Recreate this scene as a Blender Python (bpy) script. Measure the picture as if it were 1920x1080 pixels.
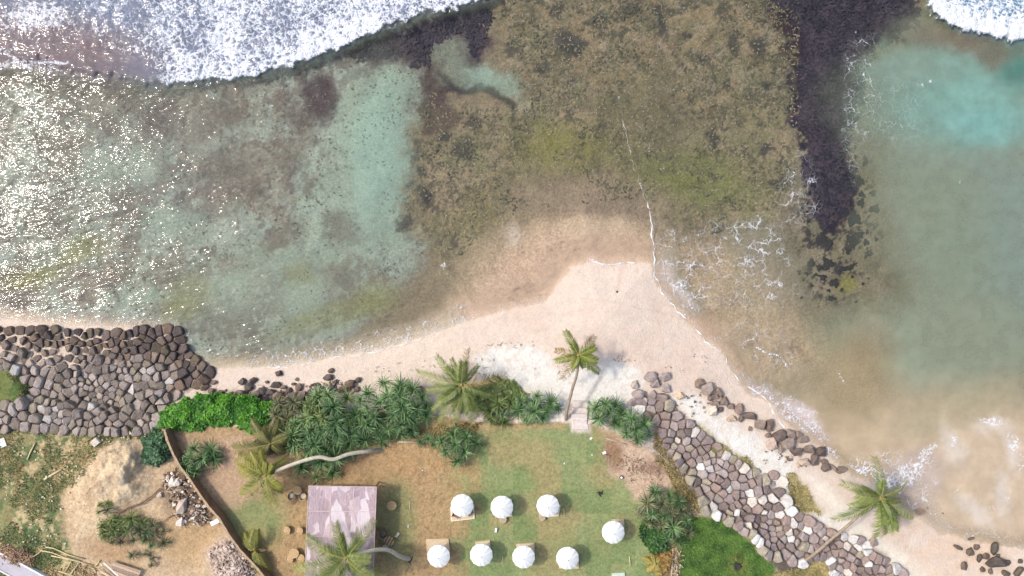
import bpy, bmesh, math, random
import numpy as np
from mathutils import Vector, Matrix

random.seed(7); RNG = np.random.default_rng(7)
for o in list(bpy.data.objects): bpy.data.objects.remove(o)
scene = bpy.context.scene
COL = scene.collection

# ------------------------------------------------------------------ camera, sky, sun, exposure
CAM_H = 85.0            # drone height above the water (m)
PPM = 16.0              # photograph pixels per metre at water level
cam_d = bpy.data.cameras.new('camera'); cam = bpy.data.objects.new('camera', cam_d); COL.objects.link(cam)
cam.location = (0, 0, CAM_H); cam.rotation_euler = (0, 0, 0)
cam_d.sensor_fit = 'HORIZONTAL'; cam_d.angle = 2*math.atan(60.0/CAM_H)
cam_d.clip_start = 1; cam_d.clip_end = 3000
scene.camera = cam

SUN_DIR = Vector((-66, 18, 85)).normalized()     # towards the sun
sun_el = math.asin(SUN_DIR.z); sun_az = math.atan2(SUN_DIR.x, SUN_DIR.y)
world = bpy.data.worlds.new('World'); scene.world = world; world.use_nodes = True
wn = world.node_tree.nodes; wl = world.node_tree.links
bg = wn['Background']; sky = wn.new('ShaderNodeTexSky'); sky.sky_type = 'NISHITA'; sky.sun_disc = False
sky.sun_elevation = sun_el; sky.sun_rotation = sun_az
sky.air_density = 1.0; sky.dust_density = 4.0; sky.ozone_density = 1.0; sky.altitude = 0
wl.new(sky.outputs[0], bg.inputs[0]); bg.inputs[1].default_value = 0.15
sl = bpy.data.lights.new('sun', 'SUN'); sl.energy = 1.8; sl.angle = math.radians(5.0); sl.color = (1.0, 0.93, 0.83)
sun = bpy.data.objects.new('sun', sl); COL.objects.link(sun)
sun.rotation_euler = SUN_DIR.to_track_quat('Z', 'Y').to_euler(); sun.location = (0, 0, 120)
vs = scene.view_settings; vs.view_transform = 'Standard'; vs.look = 'None'; vs.exposure = 0.56; vs.gamma = 1.0; vs.use_curve_mapping = False
cy = scene.cycles; cy.max_bounces = 6; cy.diffuse_bounces = 2; cy.glossy_bounces = 2; cy.transmission_bounces = 2; cy.transparent_max_bounces = 8; cy.caustics_reflective = False; cy.caustics_refractive = False
scene.render.resolution_x = 1024; scene.render.resolution_y = 576

KCAL = np.array([1.38, 1.345, 1.35])   # how much light a white surface gives back under this sky and sun

# ------------------------------------------------------------------ helpers
def lin(c):
    c = np.asarray(c, float)/255.0
    return np.where(c <= 0.04045, c/12.92, ((c+0.055)/1.055)**2.4)
def alb(c): return np.clip(lin(c)/KCAL, 0.004, 0.86)
def alb4(c): a = alb(c); return (float(a[0]), float(a[1]), float(a[2]), 1.0)
def P(u, v, z=0.0):
    k = (CAM_H-z)/CAM_H
    return Vector(((u-960)/PPM*k, (540-v)/PPM*k, z))

_tab = RNG.random((16, 256, 256)).astype(np.float32)
def vnoise(u, v, s, seed=0):
    t = _tab[seed % 16]; x = np.asarray(u, np.float32)/s+seed*17.3+300; y = np.asarray(v, np.float32)/s+seed*7.7+300
    xi = np.floor(x).astype(np.int32); yi = np.floor(y).astype(np.int32)
    fx = x-xi; fy = y-yi; fx = fx*fx*(3-2*fx); fy = fy*fy*(3-2*fy)
    x0 = xi & 255; x1 = (xi+1) & 255; y0 = yi & 255; y1 = (yi+1) & 255
    return (t[x0, y0]*(1-fx)+t[x1, y0]*fx)*(1-fy)+(t[x0, y1]*(1-fx)+t[x1, y1]*fx)*fy
def fbm(u, v, s, o=4, seed=0, gain=0.55):
    r = 0; a = 1; tot = 0
    for i in range(o):
        r = r+a*vnoise(u, v, s/(2**i), seed+i*3+i); tot += a; a *= gain
    return r/tot
def sstep(a, b, x):
    t = np.clip((x-a)/(b-a), 0, 1); return t*t*(3-2*t)

def poly_sd(px, py, poly):
    """signed distance (positive inside) of points to a polygon"""
    d2 = np.full(px.shape, 1e12, np.float32); ins = np.zeros(px.shape, bool)
    n = len(poly)
    for i in range(n):
        ax, ay = poly[i]; bx, by = poly[(i+1) % n]
        ex, ey = bx-ax, by-ay; wx = px-ax; wy = py-ay
        t = np.clip((wx*ex+wy*ey)/(ex*ex+ey*ey+1e-9), 0, 1)
        dx = wx-ex*t; dy = wy-ey*t
        d2 = np.minimum(d2, dx*dx+dy*dy)
        c = ((ay > py) != (by > py))
        if ay != by: ins ^= c & (px < (bx-ax)*(py-ay)/(by-ay)+ax)
    d = np.sqrt(d2)
    return np.where(ins, d, -d)
def line_d(px, py, pts):
    d2 = np.full(px.shape, 1e12, np.float32)
    for (ax, ay), (bx, by) in zip(pts[:-1], pts[1:]):
        ex, ey = bx-ax, by-ay; wx = px-ax; wy = py-ay
        t = np.clip((wx*ex+wy*ey)/(ex*ex+ey*ey+1e-9), 0, 1)
        dx = wx-ex*t; dy = wy-ey*t; d2 = np.minimum(d2, dx*dx+dy*dy)
    return np.sqrt(d2)

class Field:
    """paints masks over a grid laid out on the ground plan (plan units: 1/16 m)"""
    def __init__(s, us, vs):
        s.us = us; s.vs = vs
        s.U, s.V = np.meshgrid(us, vs); s.U = s.U.astype(np.float32); s.V = s.V.astype(np.float32)
        s.n1 = fbm(s.U, s.V, 60, 5, 1)-0.5; s.n2 = fbm(s.U, s.V, 60, 5, 5)-0.5
        s.f1 = fbm(s.U, s.V, 14, 3, 2, 0.8)-0.5; s.f2 = fbm(s.U, s.V, 14, 3, 9, 0.8)-0.5
        s.det = fbm(s.U, s.V, 9, 3, 4)
        s.mid = fbm(s.U, s.V, 40, 4, 8)
    def win(s, x0, x1, y0, y1):
        i0, i1 = np.searchsorted(s.us, [x0, x1]); j0, j1 = np.searchsorted(s.vs, [y0, y1])
        return slice(max(j0-1, 0), j1+1), slice(max(i0-1, 0), i1+1)
    def poly(s, poly, feather=10, warp=20, fine=6, shift=0):
        xs = [p[0] for p in poly]; ys = [p[1] for p in poly]; m = feather+warp+fine
        w = s.win(min(xs)-m, max(xs)+m, min(ys)-m, max(ys)+m)
        d = poly_sd(s.U[w]+s.n1[w]*2*warp+s.f1[w]*2*fine, s.V[w]+s.n2[w]*2*warp+s.f2[w]*2*fine, poly)
        return w, sstep(-feather, feather, d+shift)
    def blob(s, cx, cy, rx, ry, ang=0, soft=0.5, warp=15, fine=6):
        m = max(rx, ry)*(1+soft)+warp+fine
        w = s.win(cx-m, cx+m, cy-m, cy+m)
        x = s.U[w]-cx+s.n1[w]*2*warp+s.f1[w]*2*fine; y = s.V[w]-cy+s.n2[w]*2*warp+s.f2[w]*2*fine
        ca, sa = math.cos(math.radians(ang)), math.sin(math.radians(ang))
        xr = (x*ca+y*sa)/rx; yr = (-x*sa+y*ca)/ry
        r = np.sqrt(xr*xr+yr*yr)
        return w, 1-sstep(1-soft, 1+soft, r)
    def line(s, pts, width, feather=3, warp=4, fine=3):
        xs = [p[0] for p in pts]; ys = [p[1] for p in pts]; m = feather+warp+fine+width
        w = s.win(min(xs)-m, max(xs)+m, min(ys)-m, max(ys)+m)
        d = line_d(s.U[w]+s.n1[w]*2*warp+s.f1[w]*2*fine, s.V[w]+s.n2[w]*2*warp+s.f2[w]*2*fine, pts)
        return w, 1-sstep(width-feather, width+feather, d)

def mix_into(arr, w, m, val, op=1.0):
    m = m*op
    if arr.ndim == 3: arr[w] = arr[w]*(1-m[..., None])+np.asarray(val)*m[..., None]
    else: arr[w] = arr[w]*(1-m)+val*m

def props(o, label=None, cat=None, group=None, kind=None):
    if label: o['label'] = label
    if cat: o['category'] = cat
    if group: o['group'] = group
    if kind: o['kind'] = kind
    return o
def link(name, data, parent=None, mat=None):
    o = bpy.data.objects.new(name, data); COL.objects.link(o)
    if parent is not None: o.parent = parent
    if mat is not None and data is not None:
        mats = mat if isinstance(mat, (list, tuple)) else [mat]
        if not data.materials:
            for m in mats: data.materials.append(m)
    return o
def thing(name, loc, label, cat, group=None, rz=0):
    o = link(name, None); o.location = loc; o.rotation_euler = (0, 0, rz); o.empty_display_size = 0.2
    return props(o, label, cat, group)

class MB:
    def __init__(s): s.v = []; s.f = []; s.m = []
    def add(s, vs, fs, mi=0):
        b = len(s.v); s.v.extend([tuple(p) for p in vs]); s.f.extend([tuple(i+b for i in f) for f in fs]); s.m.extend([mi]*len(fs))
    def tube(s, pts, rad, n=6, mi=0, cap=True):
        pts = [Vector(p) for p in pts]; rs = rad if hasattr(rad, '__len__') else [rad]*len(pts)
        vs = []; fs = []; prev = None
        for i, p in enumerate(pts):
            t = (pts[min(i+1, len(pts)-1)]-pts[max(i-1, 0)]).normalized()
            if prev is None:
                a = Vector((0, 0, 1)) if abs(t.z) < 0.9 else Vector((1, 0, 0)); x = t.cross(a).normalized()
            else: x = (prev-t*prev.dot(t)).normalized()
            y = t.cross(x); prev = x
            for k in range(n):
                an = 2*math.pi*k/n; vs.append(p+(x*math.cos(an)+y*math.sin(an))*rs[i])
        for i in range(len(pts)-1):
            for k in range(n):
                fs.append((i*n+k, i*n+(k+1) % n, (i+1)*n+(k+1) % n, (i+1)*n+k))
        if cap: fs.append(tuple(range(n))[::-1]); fs.append(tuple((len(pts)-1)*n+k for k in range(n)))
        s.add(vs, fs, mi)
    def lathe(s, prof, n=20, c=(0, 0, 0), mi=0, rad=None):
        vs = []; fs = []
        for r, z in prof:
            for k in range(n):
                an = 2*math.pi*k/n; q = r*(rad(an, r) if rad else 1)
                vs.append((c[0]+q*math.cos(an), c[1]+q*math.sin(an), c[2]+z))
        for i in range(len(prof)-1):
            for k in range(n): fs.append((i*n+k, i*n+(k+1) % n, (i+1)*n+(k+1) % n, (i+1)*n+k))
        s.add(vs, fs, mi)
    def box(s, c, size, rz=0, mi=0, tilt=0):
        hx, hy, hz = [q/2 for q in size]; M = Matrix.Rotation(rz, 3, 'Z') @ Matrix.Rotation(tilt, 3, 'Y')
        b = min(hx, hy, hz)*0.25
        vs = []; 
        for z, i in ((-hz, b), (-hz+b, 0), (hz-b, 0), (hz, b)):
            for x, y in ((-1, -1), (1, -1), (1, 1), (-1, 1)): vs.append(M @ Vector((x*(hx-i), y*(hy-i), z))+Vector(c))
        fs = [(3, 2, 1, 0), (12, 13, 14, 15)]
        for r in range(3):
            for k in range(4): fs.append((r*4+k, r*4+(k+1) % 4, r*4+4+(k+1) % 4, r*4+4+k))
        s.add(vs, fs, mi)
    def mesh(s, name, smooth=False):
        me = bpy.data.meshes.new(name); me.from_pydata(s.v, [], s.f)
        me.polygons.foreach_set('material_index', s.m)
        if smooth: me.polygons.foreach_set('use_smooth', [True]*len(s.f))
        me.update(); return me
    def obj(s, name, mat, parent=None, smooth=False):
        return link(name, s.mesh(name, smooth), parent, mat)

# ------------------------------------------------------------------ node material helper
class NM:
    def __init__(s, name):
        s.m = bpy.data.materials.new(name); s.m.use_nodes = True; s.t = s.m.node_tree; s.n = s.t.nodes
        s.bsdf = s.n['Principled BSDF']; s.out = s.n['Material Output']
    def new(s, typ, **kw):
        nd = s.n.new(typ)
        for k, v in kw.items():
            if k.startswith('_'): nd.inputs[k[1:].replace('_', ' ')].default_value = v
            else: setattr(nd, k, v)
        return nd
    def l(s, a, b): s.t.links.new(a, b)
    def noise(s, scale, detail=3, rough=0.55, vec=None):
        n = s.new('ShaderNodeTexNoise'); n.inputs['Scale'].default_value = scale; n.inputs['Detail'].default_value = detail; n.inputs['Roughness'].default_value = rough
        if vec is not None: s.l(vec, n.inputs['Vector'])
        return n.outputs['Fac']
    def ramp(s, fac, stops):
        r = s.new('ShaderNodeValToRGB'); e = r.color_ramp.elements
        while len(e) < len(stops): e.new(0.5)
        for i, (p, c) in enumerate(stops): e[i].position = p; e[i].color = c
        s.l(fac, r.inputs[0]); return r.outputs[0]
    def math(s, op, a, b=None, clamp=False):
        n = s.new('ShaderNodeMath', operation=op, use_clamp=clamp)
        for i, x in enumerate((a, b)):
            if x is None: continue
            if isinstance(x, (int, float)): n.inputs[i].default_value = x
            else: s.l(x, n.inputs[i])
        return n.outputs[0]
    def mapr(s, x, a, b, c=0.0, d=1.0, smooth=False):
        n = s.new('ShaderNodeMapRange'); n.interpolation_type = 'SMOOTHSTEP' if smooth else 'LINEAR'
        s.l(x, n.inputs[0])
        for i, q in enumerate((a, b, c, d)):
            if isinstance(q, (int, float)): n.inputs[i+1].default_value = q
            else: s.l(q, n.inputs[i+1])
        return n.outputs[0]
    def mixc(s, fac, a, b, mode='MIX'):
        n = s.new('ShaderNodeMix', data_type='RGBA', blend_type=mode)
        for i, x in ((0, fac), (6, a), (7, b)):
            if isinstance(x, (int, float)): n.inputs[i].default_value = x
            elif isinstance(x, tuple): n.inputs[i].default_value = x
            else: s.l(x, n.inputs[i])
        return n.outputs[2]
    def bump(s, h, dist, strength=1.0, normal=None):
        b = s.new('ShaderNodeBump'); b.inputs['Distance'].default_value = dist; b.inputs['Strength'].default_value = strength
        s.l(h, b.inputs['Height'])
        if normal is not None: s.l(normal, b.inputs['Normal'])
        return b.outputs[0]

def simple_mat(name, col, rough=0.7, var=0.25, scale=3.0, bump=0.0, col2=None, objrand=0.0, objcol=False, sss=0.0, spec=0.5):
    k = NM(name); g = k.new('ShaderNodeTexCoord').outputs['Object']
    n = k.noise(scale, 4, 0.6, g)
    if objcol:
        base = k.new('ShaderNodeObjectInfo').outputs['Color']
        dark = k.mixc(1.0, base, (1-var, 1-var, 1-var, 1), 'MULTIPLY'); lite = k.mixc(1.0, base, (1+var, 1+var, 1+var*0.9, 1), 'MULTIPLY')
        c = k.mixc(k.mapr(n, 0.32, 0.68), dark, lite)
    else:
        a = alb4(col)
        b = alb4(col2) if col2 else tuple(min(x*(1+var), 0.86) for x in a[:3])+(1,)
        a = a if col2 else tuple(x*(1-var) for x in a[:3])+(1,)
        c = k.mixc(k.mapr(n, 0.32, 0.68), a, b)
    if objrand:
        r = k.new('ShaderNodeObjectInfo').outputs['Random']
        hv = k.new('ShaderNodeHueSaturation'); k.l(c, hv.inputs['Color']); k.l(k.mapr(r, 0, 1, 1-objrand, 1+objrand), hv.inputs['Value']); c = hv.outputs[0]
    k.l(c, k.bsdf.inputs['Base Color']); k.bsdf.inputs['Roughness'].default_value = rough
    k.bsdf.inputs['Specular IOR Level'].default_value = spec
    if bump: k.l(k.bump(k.noise(scale*3, 4, 0.65, g), bump), k.bsdf.inputs['Normal'])
    return k.m

def leaf_mat(name, c_dark, c_lite, rough=0.45, trans=0.25, var=0.2):
    """leaf: colour from a per-leaf attribute 'tone' and a per-object shift, some light let through"""
    k = NM(name)
    at = k.new('ShaderNodeAttribute', attribute_name='tone').outputs['Fac']
    r = k.new('ShaderNodeObjectInfo').outputs['Random']
    f = k.math('ADD', at, k.mapr(r, 0, 1, -var, var), True)
    c = k.mixc(f, alb4(c_dark), alb4(c_lite))
    k.l(c, k.bsdf.inputs['Base Color']); k.bsdf.inputs['Roughness'].default_value = rough
    tr = k.new('ShaderNodeBsdfTranslucent'); k.l(c, tr.inputs[0])
    mx = k.new('ShaderNodeMixShader'); mx.inputs[0].default_value = trans
    k.l(k.bsdf.outputs[0], mx.inputs[1]); k.l(tr.outputs[0], mx.inputs[2]); k.l(mx.outputs[0], k.out.inputs[0])
    return k.m

def grid_mesh(name, us, vs, Z, keep=None):
    nu, nv = len(us), len(vs); U, V = np.meshgrid(us, vs)
    k = (CAM_H-Z)/CAM_H
    co = np.stack([(U-960)/PPM*k, (540-V)/PPM*k, Z], -1).reshape(-1, 3).astype(np.float32)
    idx = np.arange(nu*nv).reshape(nv, nu)
    q = np.stack([idx[1:, :-1], idx[1:, 1:], idx[:-1, 1:], idx[:-1, :-1]], -1).reshape(-1, 4)
    used = None
    if keep is not None:
        q = q[keep.reshape(-1)]
        used = np.unique(q); rm = np.full(nu*nv, -1); rm[used] = np.arange(len(used)); q = rm[q]; co = co[used]
    me = bpy.data.meshes.new(name); me.vertices.add(len(co)); me.vertices.foreach_set('co', co.reshape(-1))
    me.loops.add(q.size); me.loops.foreach_set('vertex_index', q.reshape(-1).astype(np.int32))
    me.polygons.add(len(q)); me.polygons.foreach_set('loop_start', np.arange(0, q.size, 4, dtype=np.int32))
    me.polygons.foreach_set('use_smooth', np.ones(len(q), bool))
    me.update(calc_edges=True); return me, used
def set_col(me, name, rgba, used=None):
    a = me.attributes.new(name, 'FLOAT_COLOR', 'POINT'); r = rgba.reshape(-1, 4).astype(np.float32)
    if used is not None: r = r[used]
    a.data.foreach_set('color', np.ascontiguousarray(r).reshape(-1))

# ================================================================== THE GROUND AND THE SEABED
def axis(a, b, step, far):
    core = np.arange(a, b+step*0.5, step)
    w = np.cumsum(np.array([20, 40, 80, 160, 320, 640, 1200, 2400.]))
    w = w[w < far]
    return np.concatenate([a-w[::-1], core, b+w])
F = Field(axis(-60, 1980, 2.7, 6000), axis(-50, 1140, 2.7, 6000))

SHORE = [(-7000, 606), (-200, 602), (0, 600), (120, 609), (240, 613), (330, 628), (360, 668), (400, 692), (500, 688), (540, 687), (600, 675), (700, 658), (790, 634), (870, 604),
         (905, 594), (960, 580), (1020, 568), (1052, 532), (1078, 502), (1110, 488), (1140, 497), (1180, 492), (1222, 494), (1228, 530),
         (1260, 572), (1320, 640), (1350, 656), (1370, 692), (1400, 738), (1450, 758), (1470, 790), (1510, 820), (1560, 862), (1600, 892),
         (1650, 915), (1700, 960), (1760, 1000), (1830, 1018), (1920, 1030), (2100, 1050), (7000, 1300)]
LANDPOLY = SHORE+[(7000, 9000), (-7000, 9000)]
GARDEN = [(-7000, 815), (0, 812), (200, 812), (300, 802), (400, 800), (500, 800), (560, 780), (680, 770), (800, 775), (900, 790), (1060, 790), (1110, 792), (1165, 815), (1222, 850),
          (1262, 900), (1300, 955), (1350, 975), (1400, 1000), (1450, 1060), (1500, 1110), (1700, 1500), (1700, 9000), (-7000, 9000)]
sd = poly_sd(F.U+F.f1*10+F.n1*6, F.V+F.f2*10+F.n2*6, LANDPOLY)
sdg = poly_sd(F.U, F.V, GARDEN)
relief = fbm(F.U, F.V, 50, 5, 3)
Z = np.where(sd > 0, 0.02+np.minimum(sd*0.0085, 0.9), np.maximum(sd*0.011, -1.3))
Z = np.where(sd < 0, Z+np.minimum(-sd/60, 1)*(relief-0.55)*0.7, Z+(relief-0.5)*0.06*np.minimum(sd/30, 1))
Z = np.where(sd < -4, np.minimum(Z, -0.04), Z)
LAND_Z = 2.3
g = sstep(-42, 6, sdg)
Z = Z*(1-g)+LAND_Z*g+(relief-0.5)*0.10*g
# left: bank behind the sea wall
w, m = F.poly([(-7000, 690), (30, 690), (55, 715), (60, 740), (300, 770), (300, 815), (-7000, 815)], 30, 4, 2); Z[w] = np.maximum(Z[w], m*2.1)
# heaps
def heap(cx, cy, rx, ry, ang, h, rough):
    w, m = F.blob(cx, cy, rx, ry, ang, 0.6, 8, 4); Z[w] += m*h*(1-rough+2*rough*fbm(F.U[w], F.V[w], 22, 4, 6))
heap(200, 895, 62, 62, 30, 1.3, 0.35); heap(215, 870, 35, 30, 0, 0.5, 0.5)
heap(345, 930, 45, 40, 50, 0.5, 0.6); heap(430, 1055, 45, 42, 0, 1.0, 0.5); heap(30, 1045, 35, 20, 20, 0.4, 0.5)
def zt(u, v):
    i = np.clip(np.searchsorted(F.us, u)-1, 0, len(F.us)-2); j = np.clip(np.searchsorted(F.vs, v)-1, 0, len(F.vs)-2)
    fx = (u-F.us[i])/(F.us[i+1]-F.us[i]); fy = (v-F.vs[j])/(F.vs[j+1]-F.vs[j])
    return float((Z[j, i]*(1-fx)+Z[j, i+1]*fx)*(1-fy)+(Z[j+1, i]*(1-fx)+Z[j+1, i+1]*fx)*fy)
def G(u, v, dz=0.0): return P(u, v, zt(u, v)+dz)

C = np.zeros(F.U.shape+(3,), np.float32)
C[:] = alb((150, 138, 116))
R = np.full(F.U.shape, 0.9, np.float32)
def pp(poly, col, feather=12, warp=22, fine=8, op=1.0): w, m = F.poly(poly, feather, warp, fine); mix_into(C, w, m, alb(col), op)
def pb(cx, cy, rx, ry, col, ang=0, soft=0.5, warp=15, fine=6, op=1.0): w, m = F.blob(cx, cy, rx, ry, ang, soft, warp, fine); mix_into(C, w, m, alb(col), op)
def pn(poly, col, thr, wid=0.12, scale=30, seed=3, feather=25, warp=15, op=1.0, oct=4):
    """scattered patches of a colour inside a polygon"""
    w, m = F.poly(poly, feather, warp, 6); n = (fbm(F.U[w], F.V[w], scale, oct, seed, 0.85)-0.5)*1.25+0.5
    mix_into(C, w, m*sstep(thr-wid*0.5, thr+wid*0.5, n), alb(col), op)
BIGL = [(-9000, -9000), (800, -9000), (800, 480), (640, 640), (380, 680), (330, 640), (-9000, 620)]
# left lagoon: grey reef flat with pale sandy and dark weedy patches
pp(BIGL, (158, 156, 144), 30)
pn(BIGL, (176, 190, 178), 0.48, 0.24, 80, 2, op=0.8)
pn(BIGL, (118, 108, 104), 0.57, 0.1, 44, 7, op=0.7); pn(BIGL, (96, 90, 88), 0.64, 0.06, 18, 13, op=0.6)
pn(BIGL, (150, 134, 122), 0.62, 0.12, 60, 11, op=0.45)
for b in [(700, 300, 55, 150, 5), (650, 240, 35, 60, 0), (720, 180, 60, 50, 0), (740, 430, 40, 60, 0), (600, 390, 40, 90, 0), (520, 480, 60, 40, 0), (230, 330, 70, 40, -20), (330, 420, 60, 30, 0),
          (440, 545, 50, 40, 0), (560, 560, 50, 60, 0), (270, 560, 60, 20, 0), (620, 470, 30, 60, 0)]:
    pb(b[0], b[1], b[2], b[3], (174, 194, 178), b[4], 0.7, 25, 9, 0.8)
pb(715, 270, 45, 110, (178, 206, 190), 5, 0.6, 15, 8, 0.9)
for x, y, rx, ry in [(570, 215, 25, 40), (630, 420, 28, 32), (540, 300, 30, 22), (585, 350, 14, 14), (440, 330, 35, 25), (240, 370, 45, 28), (520, 450, 30, 20), (640, 510, 30, 22), (420, 300, 40, 30), (690, 575, 18, 14),
                     (400, 230, 40, 25), (530, 525, 25, 12), (380, 500, 20, 10), (200, 240, 40, 18)]:
    pb(x, y, rx, ry, (124, 114, 106), random.uniform(-40, 40), 0.75, 18, 22, 0.8)
pb(600, 178, 32, 48, (84, 70, 76), -10, 0.35, 14, 8, 0.9); pb(290, 215, 45, 40, (100, 84, 84), 30, 0.6, 20, 9, 0.75)
pb(430, 215, 70, 22, (112, 102, 92), 10, 0.6, 20, 9, 0.6); pb(150, 160, 140, 18, (96, 80, 70), 6, 0.6, 10, 6, 0.8)
for x, y, rx, ry in [(150, 470, 45, 25), (360, 555, 45, 35), (330, 580, 30, 20), (60, 520, 60, 20), (600, 600, 90, 20), (700, 560, 45, 25), (560, 520, 30, 22)]:
    pb(x, y, rx, ry, (148, 148, 92), -15, 0.7, 14, 8, 0.7)
# brown reef in the middle
MID = [(930, -9000), (1480, -9000), (1500, 60), (1500, 330), (1470, 400), (1330, 440), (1200, 400), (1000, 400), (900, 470), (840, 500), (760, 400), (770, 280), (800, 200), (870, 190), (990, 200), (960, 150), (930, 60)]
pp(MID, (166, 152, 124), 22, 34, 20)
pn(MID, (142, 132, 108), 0.52, 0.14, 30, 5, op=0.75)
pn(MID, (134, 134, 102), 0.52, 0.2, 80, 12, op=0.75); pn(MID, (168, 150, 126), 0.58, 0.08, 14, 2, op=0.5)
pn(MID, (94, 90, 82), 0.655, 0.05, 18, 9, op=0.85); pn(MID, (100, 96, 84), 0.66, 0.04, 9, 6, op=0.7, oct=3)
TOPM = [(930, -9000), (1480, -9000), (1500, 60), (1490, 200), (1300, 230), (1000, 180), (940, 60)]
pn(TOPM, (160, 142, 112), 0.5, 0.12, 40, 6, op=0.6); pn(TOPM, (92, 92, 80), 0.585, 0.06, 22, 13, op=0.85); pn(TOPM, (122, 118, 94), 0.52, 0.1, 60, 15, op=0.6); pn(TOPM, (178, 166, 148), 0.64, 0.05, 12, 8, op=0.5)
pb(1060, 275, 75, 42, (146, 142, 84), 10, 0.9, 22, 14, 0.85); pb(1010, 330, 60, 40, (146, 140, 102), 0, 0.9, 18, 12, 0.5); pb(900, 390, 70, 35, (142, 134, 96), -30, 0.7, 18, 8, 0.7)
pb(1310, 340, 110, 48, (132, 138, 88), 8, 0.9, 26, 18, 0.85); pb(1260, 310, 60, 30, (134, 138, 84), 0, 0.8, 18, 14, 0.6); pb(1180, 230, 60, 90, (124, 120, 88), 0, 0.8, 18, 10, 0.55); pb(1250, 230, 40, 80, (116, 112, 92), 0, 0.8, 18, 10, 0.5)
for x, y, rx, ry in [(868, 280, 14, 18), (890, 232, 14, 9), (835, 255, 8, 12), (780, 290, 8, 24), (790, 325, 12, 10), (1338, 250, 9, 22), (1360, 160, 10, 14), (1430, 280, 14, 10), (1060, 70, 26, 20), (1080, 88, 18, 10), (1120, 40, 20, 14),
                     (1180, 20, 26, 9), (1240, 40, 10, 26), (1290, 60, 10, 10), (1320, 110, 14, 12), (1375, 85, 10, 18), (1440, 160, 28, 8), (1420, 90, 12, 22), (760, 420, 16, 14), (800, 370, 16, 22), (770, 345, 10, 10), (1460, 345, 18, 12), (1045, 20, 12, 12), (955, 90, 12, 10), (1010, 130, 14, 8)]:
    pb(x, y, rx, ry, (80, 80, 76), random.uniform(-30, 30), 0.4, 10, 14, 0.85)
# weed beds below the breaker and the little sand pools
pp([(650, 95), (700, 70), (760, 45), (820, 25), (925, -20), (905, 45), (925, 80), (900, 130), (920, 155), (870, 175), (800, 195), (795, 150), (760, 105), (700, 125)], (92, 80, 84), 12, 18, 20)
pp([(790, 100), (830, 95), (835, 180), (870, 230), (800, 260), (785, 200)], (96, 84, 78), 8, 10, 10, 0.8)
pb(845, 95, 34, 26, (150, 160, 142), 0, 0.7, 14, 18, 0.75); pb(915, 150, 62, 20, (170, 190, 172), 20, 0.6, 12, 16, 0.9); pb(850, 140, 36, 20, (140, 144, 128), 0, 0.5, 10, 9, 0.8); pb(985, 198, 16, 9, (184, 176, 158), 20, 0.9, 12, 16, 0.6)
w, m = F.line([(825, 135), (850, 165), (880, 172), (905, 165), (940, 185), (965, 200)], 7, 4, 6, 5); mix_into(C, w, m, alb((72, 74, 70)), 0.8)
# dark purple weed band on the right
BAND = [(1430, -9000), (1720, -9000), (1715, 10), (1700, 60), (1640, 80), (1622, 130), (1608, 220), (1598, 280), (1606, 330), (1592, 395), (1572, 440), (1536, 440), (1514, 380), (1508, 300), (1486, 220), (1482, 130), (1490, 80), (1465, 40)]
RSEA = [(1500, -9000), (9000, -9000), (9000, 900), (1920, 760), (1750, 760), (1640, 640), (1520, 600), (1480, 470), (1500, 300)]
pp(RSEA, (150, 140, 120), 25); pn(RSEA, (128, 124, 100), 0.55, 0.12, 50, 2, op=0.6)
pp(BAND, (58, 54, 68), 9, 18, 30); pn(BAND, (106, 86, 88), 0.62, 0.06, 11, 4, feather=4, op=0.8, oct=3); pn(BAND, (46, 42, 56), 0.54, 0.12, 34, 10, feather=4, op=0.7)
pn([(1420, -50), (1520, -50), (1530, 140), (1440, 100)], (66, 54, 60), 0.47, 0.05, 16, 3, op=0.9)
pn([(1490, 380), (1640, 300), (1650, 480), (1600, 560), (1530, 570), (1500, 480)], (58, 56, 62), 0.58, 0.08, 14, 13, feather=18, op=0.85)
pb(1590, 535, 18, 16, (150, 146, 84), 0, 0.6, 8, 6, 0.8)
# sand under the water, then the beach
pp([(880, 470), (960, 410), (1060, 395), (1200, 400), (1230, 430), (1330, 460), (1440, 500), (1500, 600), (1620, 690), (1760, 760), (2400, 780), (9000, 900), (9000, 2000), (800, 2000), (800, 640), (860, 540)], (204, 182, 154), 40, 22, 6)
pb(1090, 370, 130, 38, (168, 150, 130), 0, 0.7, 20, 8, 0.9); pb(1180, 395, 60, 26, (160, 144, 126), 0, 0.7, 18, 8, 0.8)
pp([(940, 480), (1030, 420), (1110, 405), (1200, 425), (1222, 480), (1250, 540), (1340, 620), (1380, 690), (1480, 780), (1560, 850), (1500, 900), (880, 700), (700, 680), (800, 620), (880, 560)], (221, 191, 168), 34, 18, 5)
pb(1120, 425, 75, 20, (220, 198, 172), 0, 0.5, 14, 6, 0.7); pb(962, 440, 16, 22, (222, 206, 190), 0, 0.6, 8, 4, 0.7)
pp([(-9000, 585), (0, 583), (200, 598), (330, 610), (345, 640), (330, 700), (-9000, 700)], (222, 200, 178), 16, 10, 5)
pp([(350, 665), (480, 672), (600, 655), (760, 620), (860, 580), (900, 760), (340, 760)], (214, 196, 172), 22, 10, 5)
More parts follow.
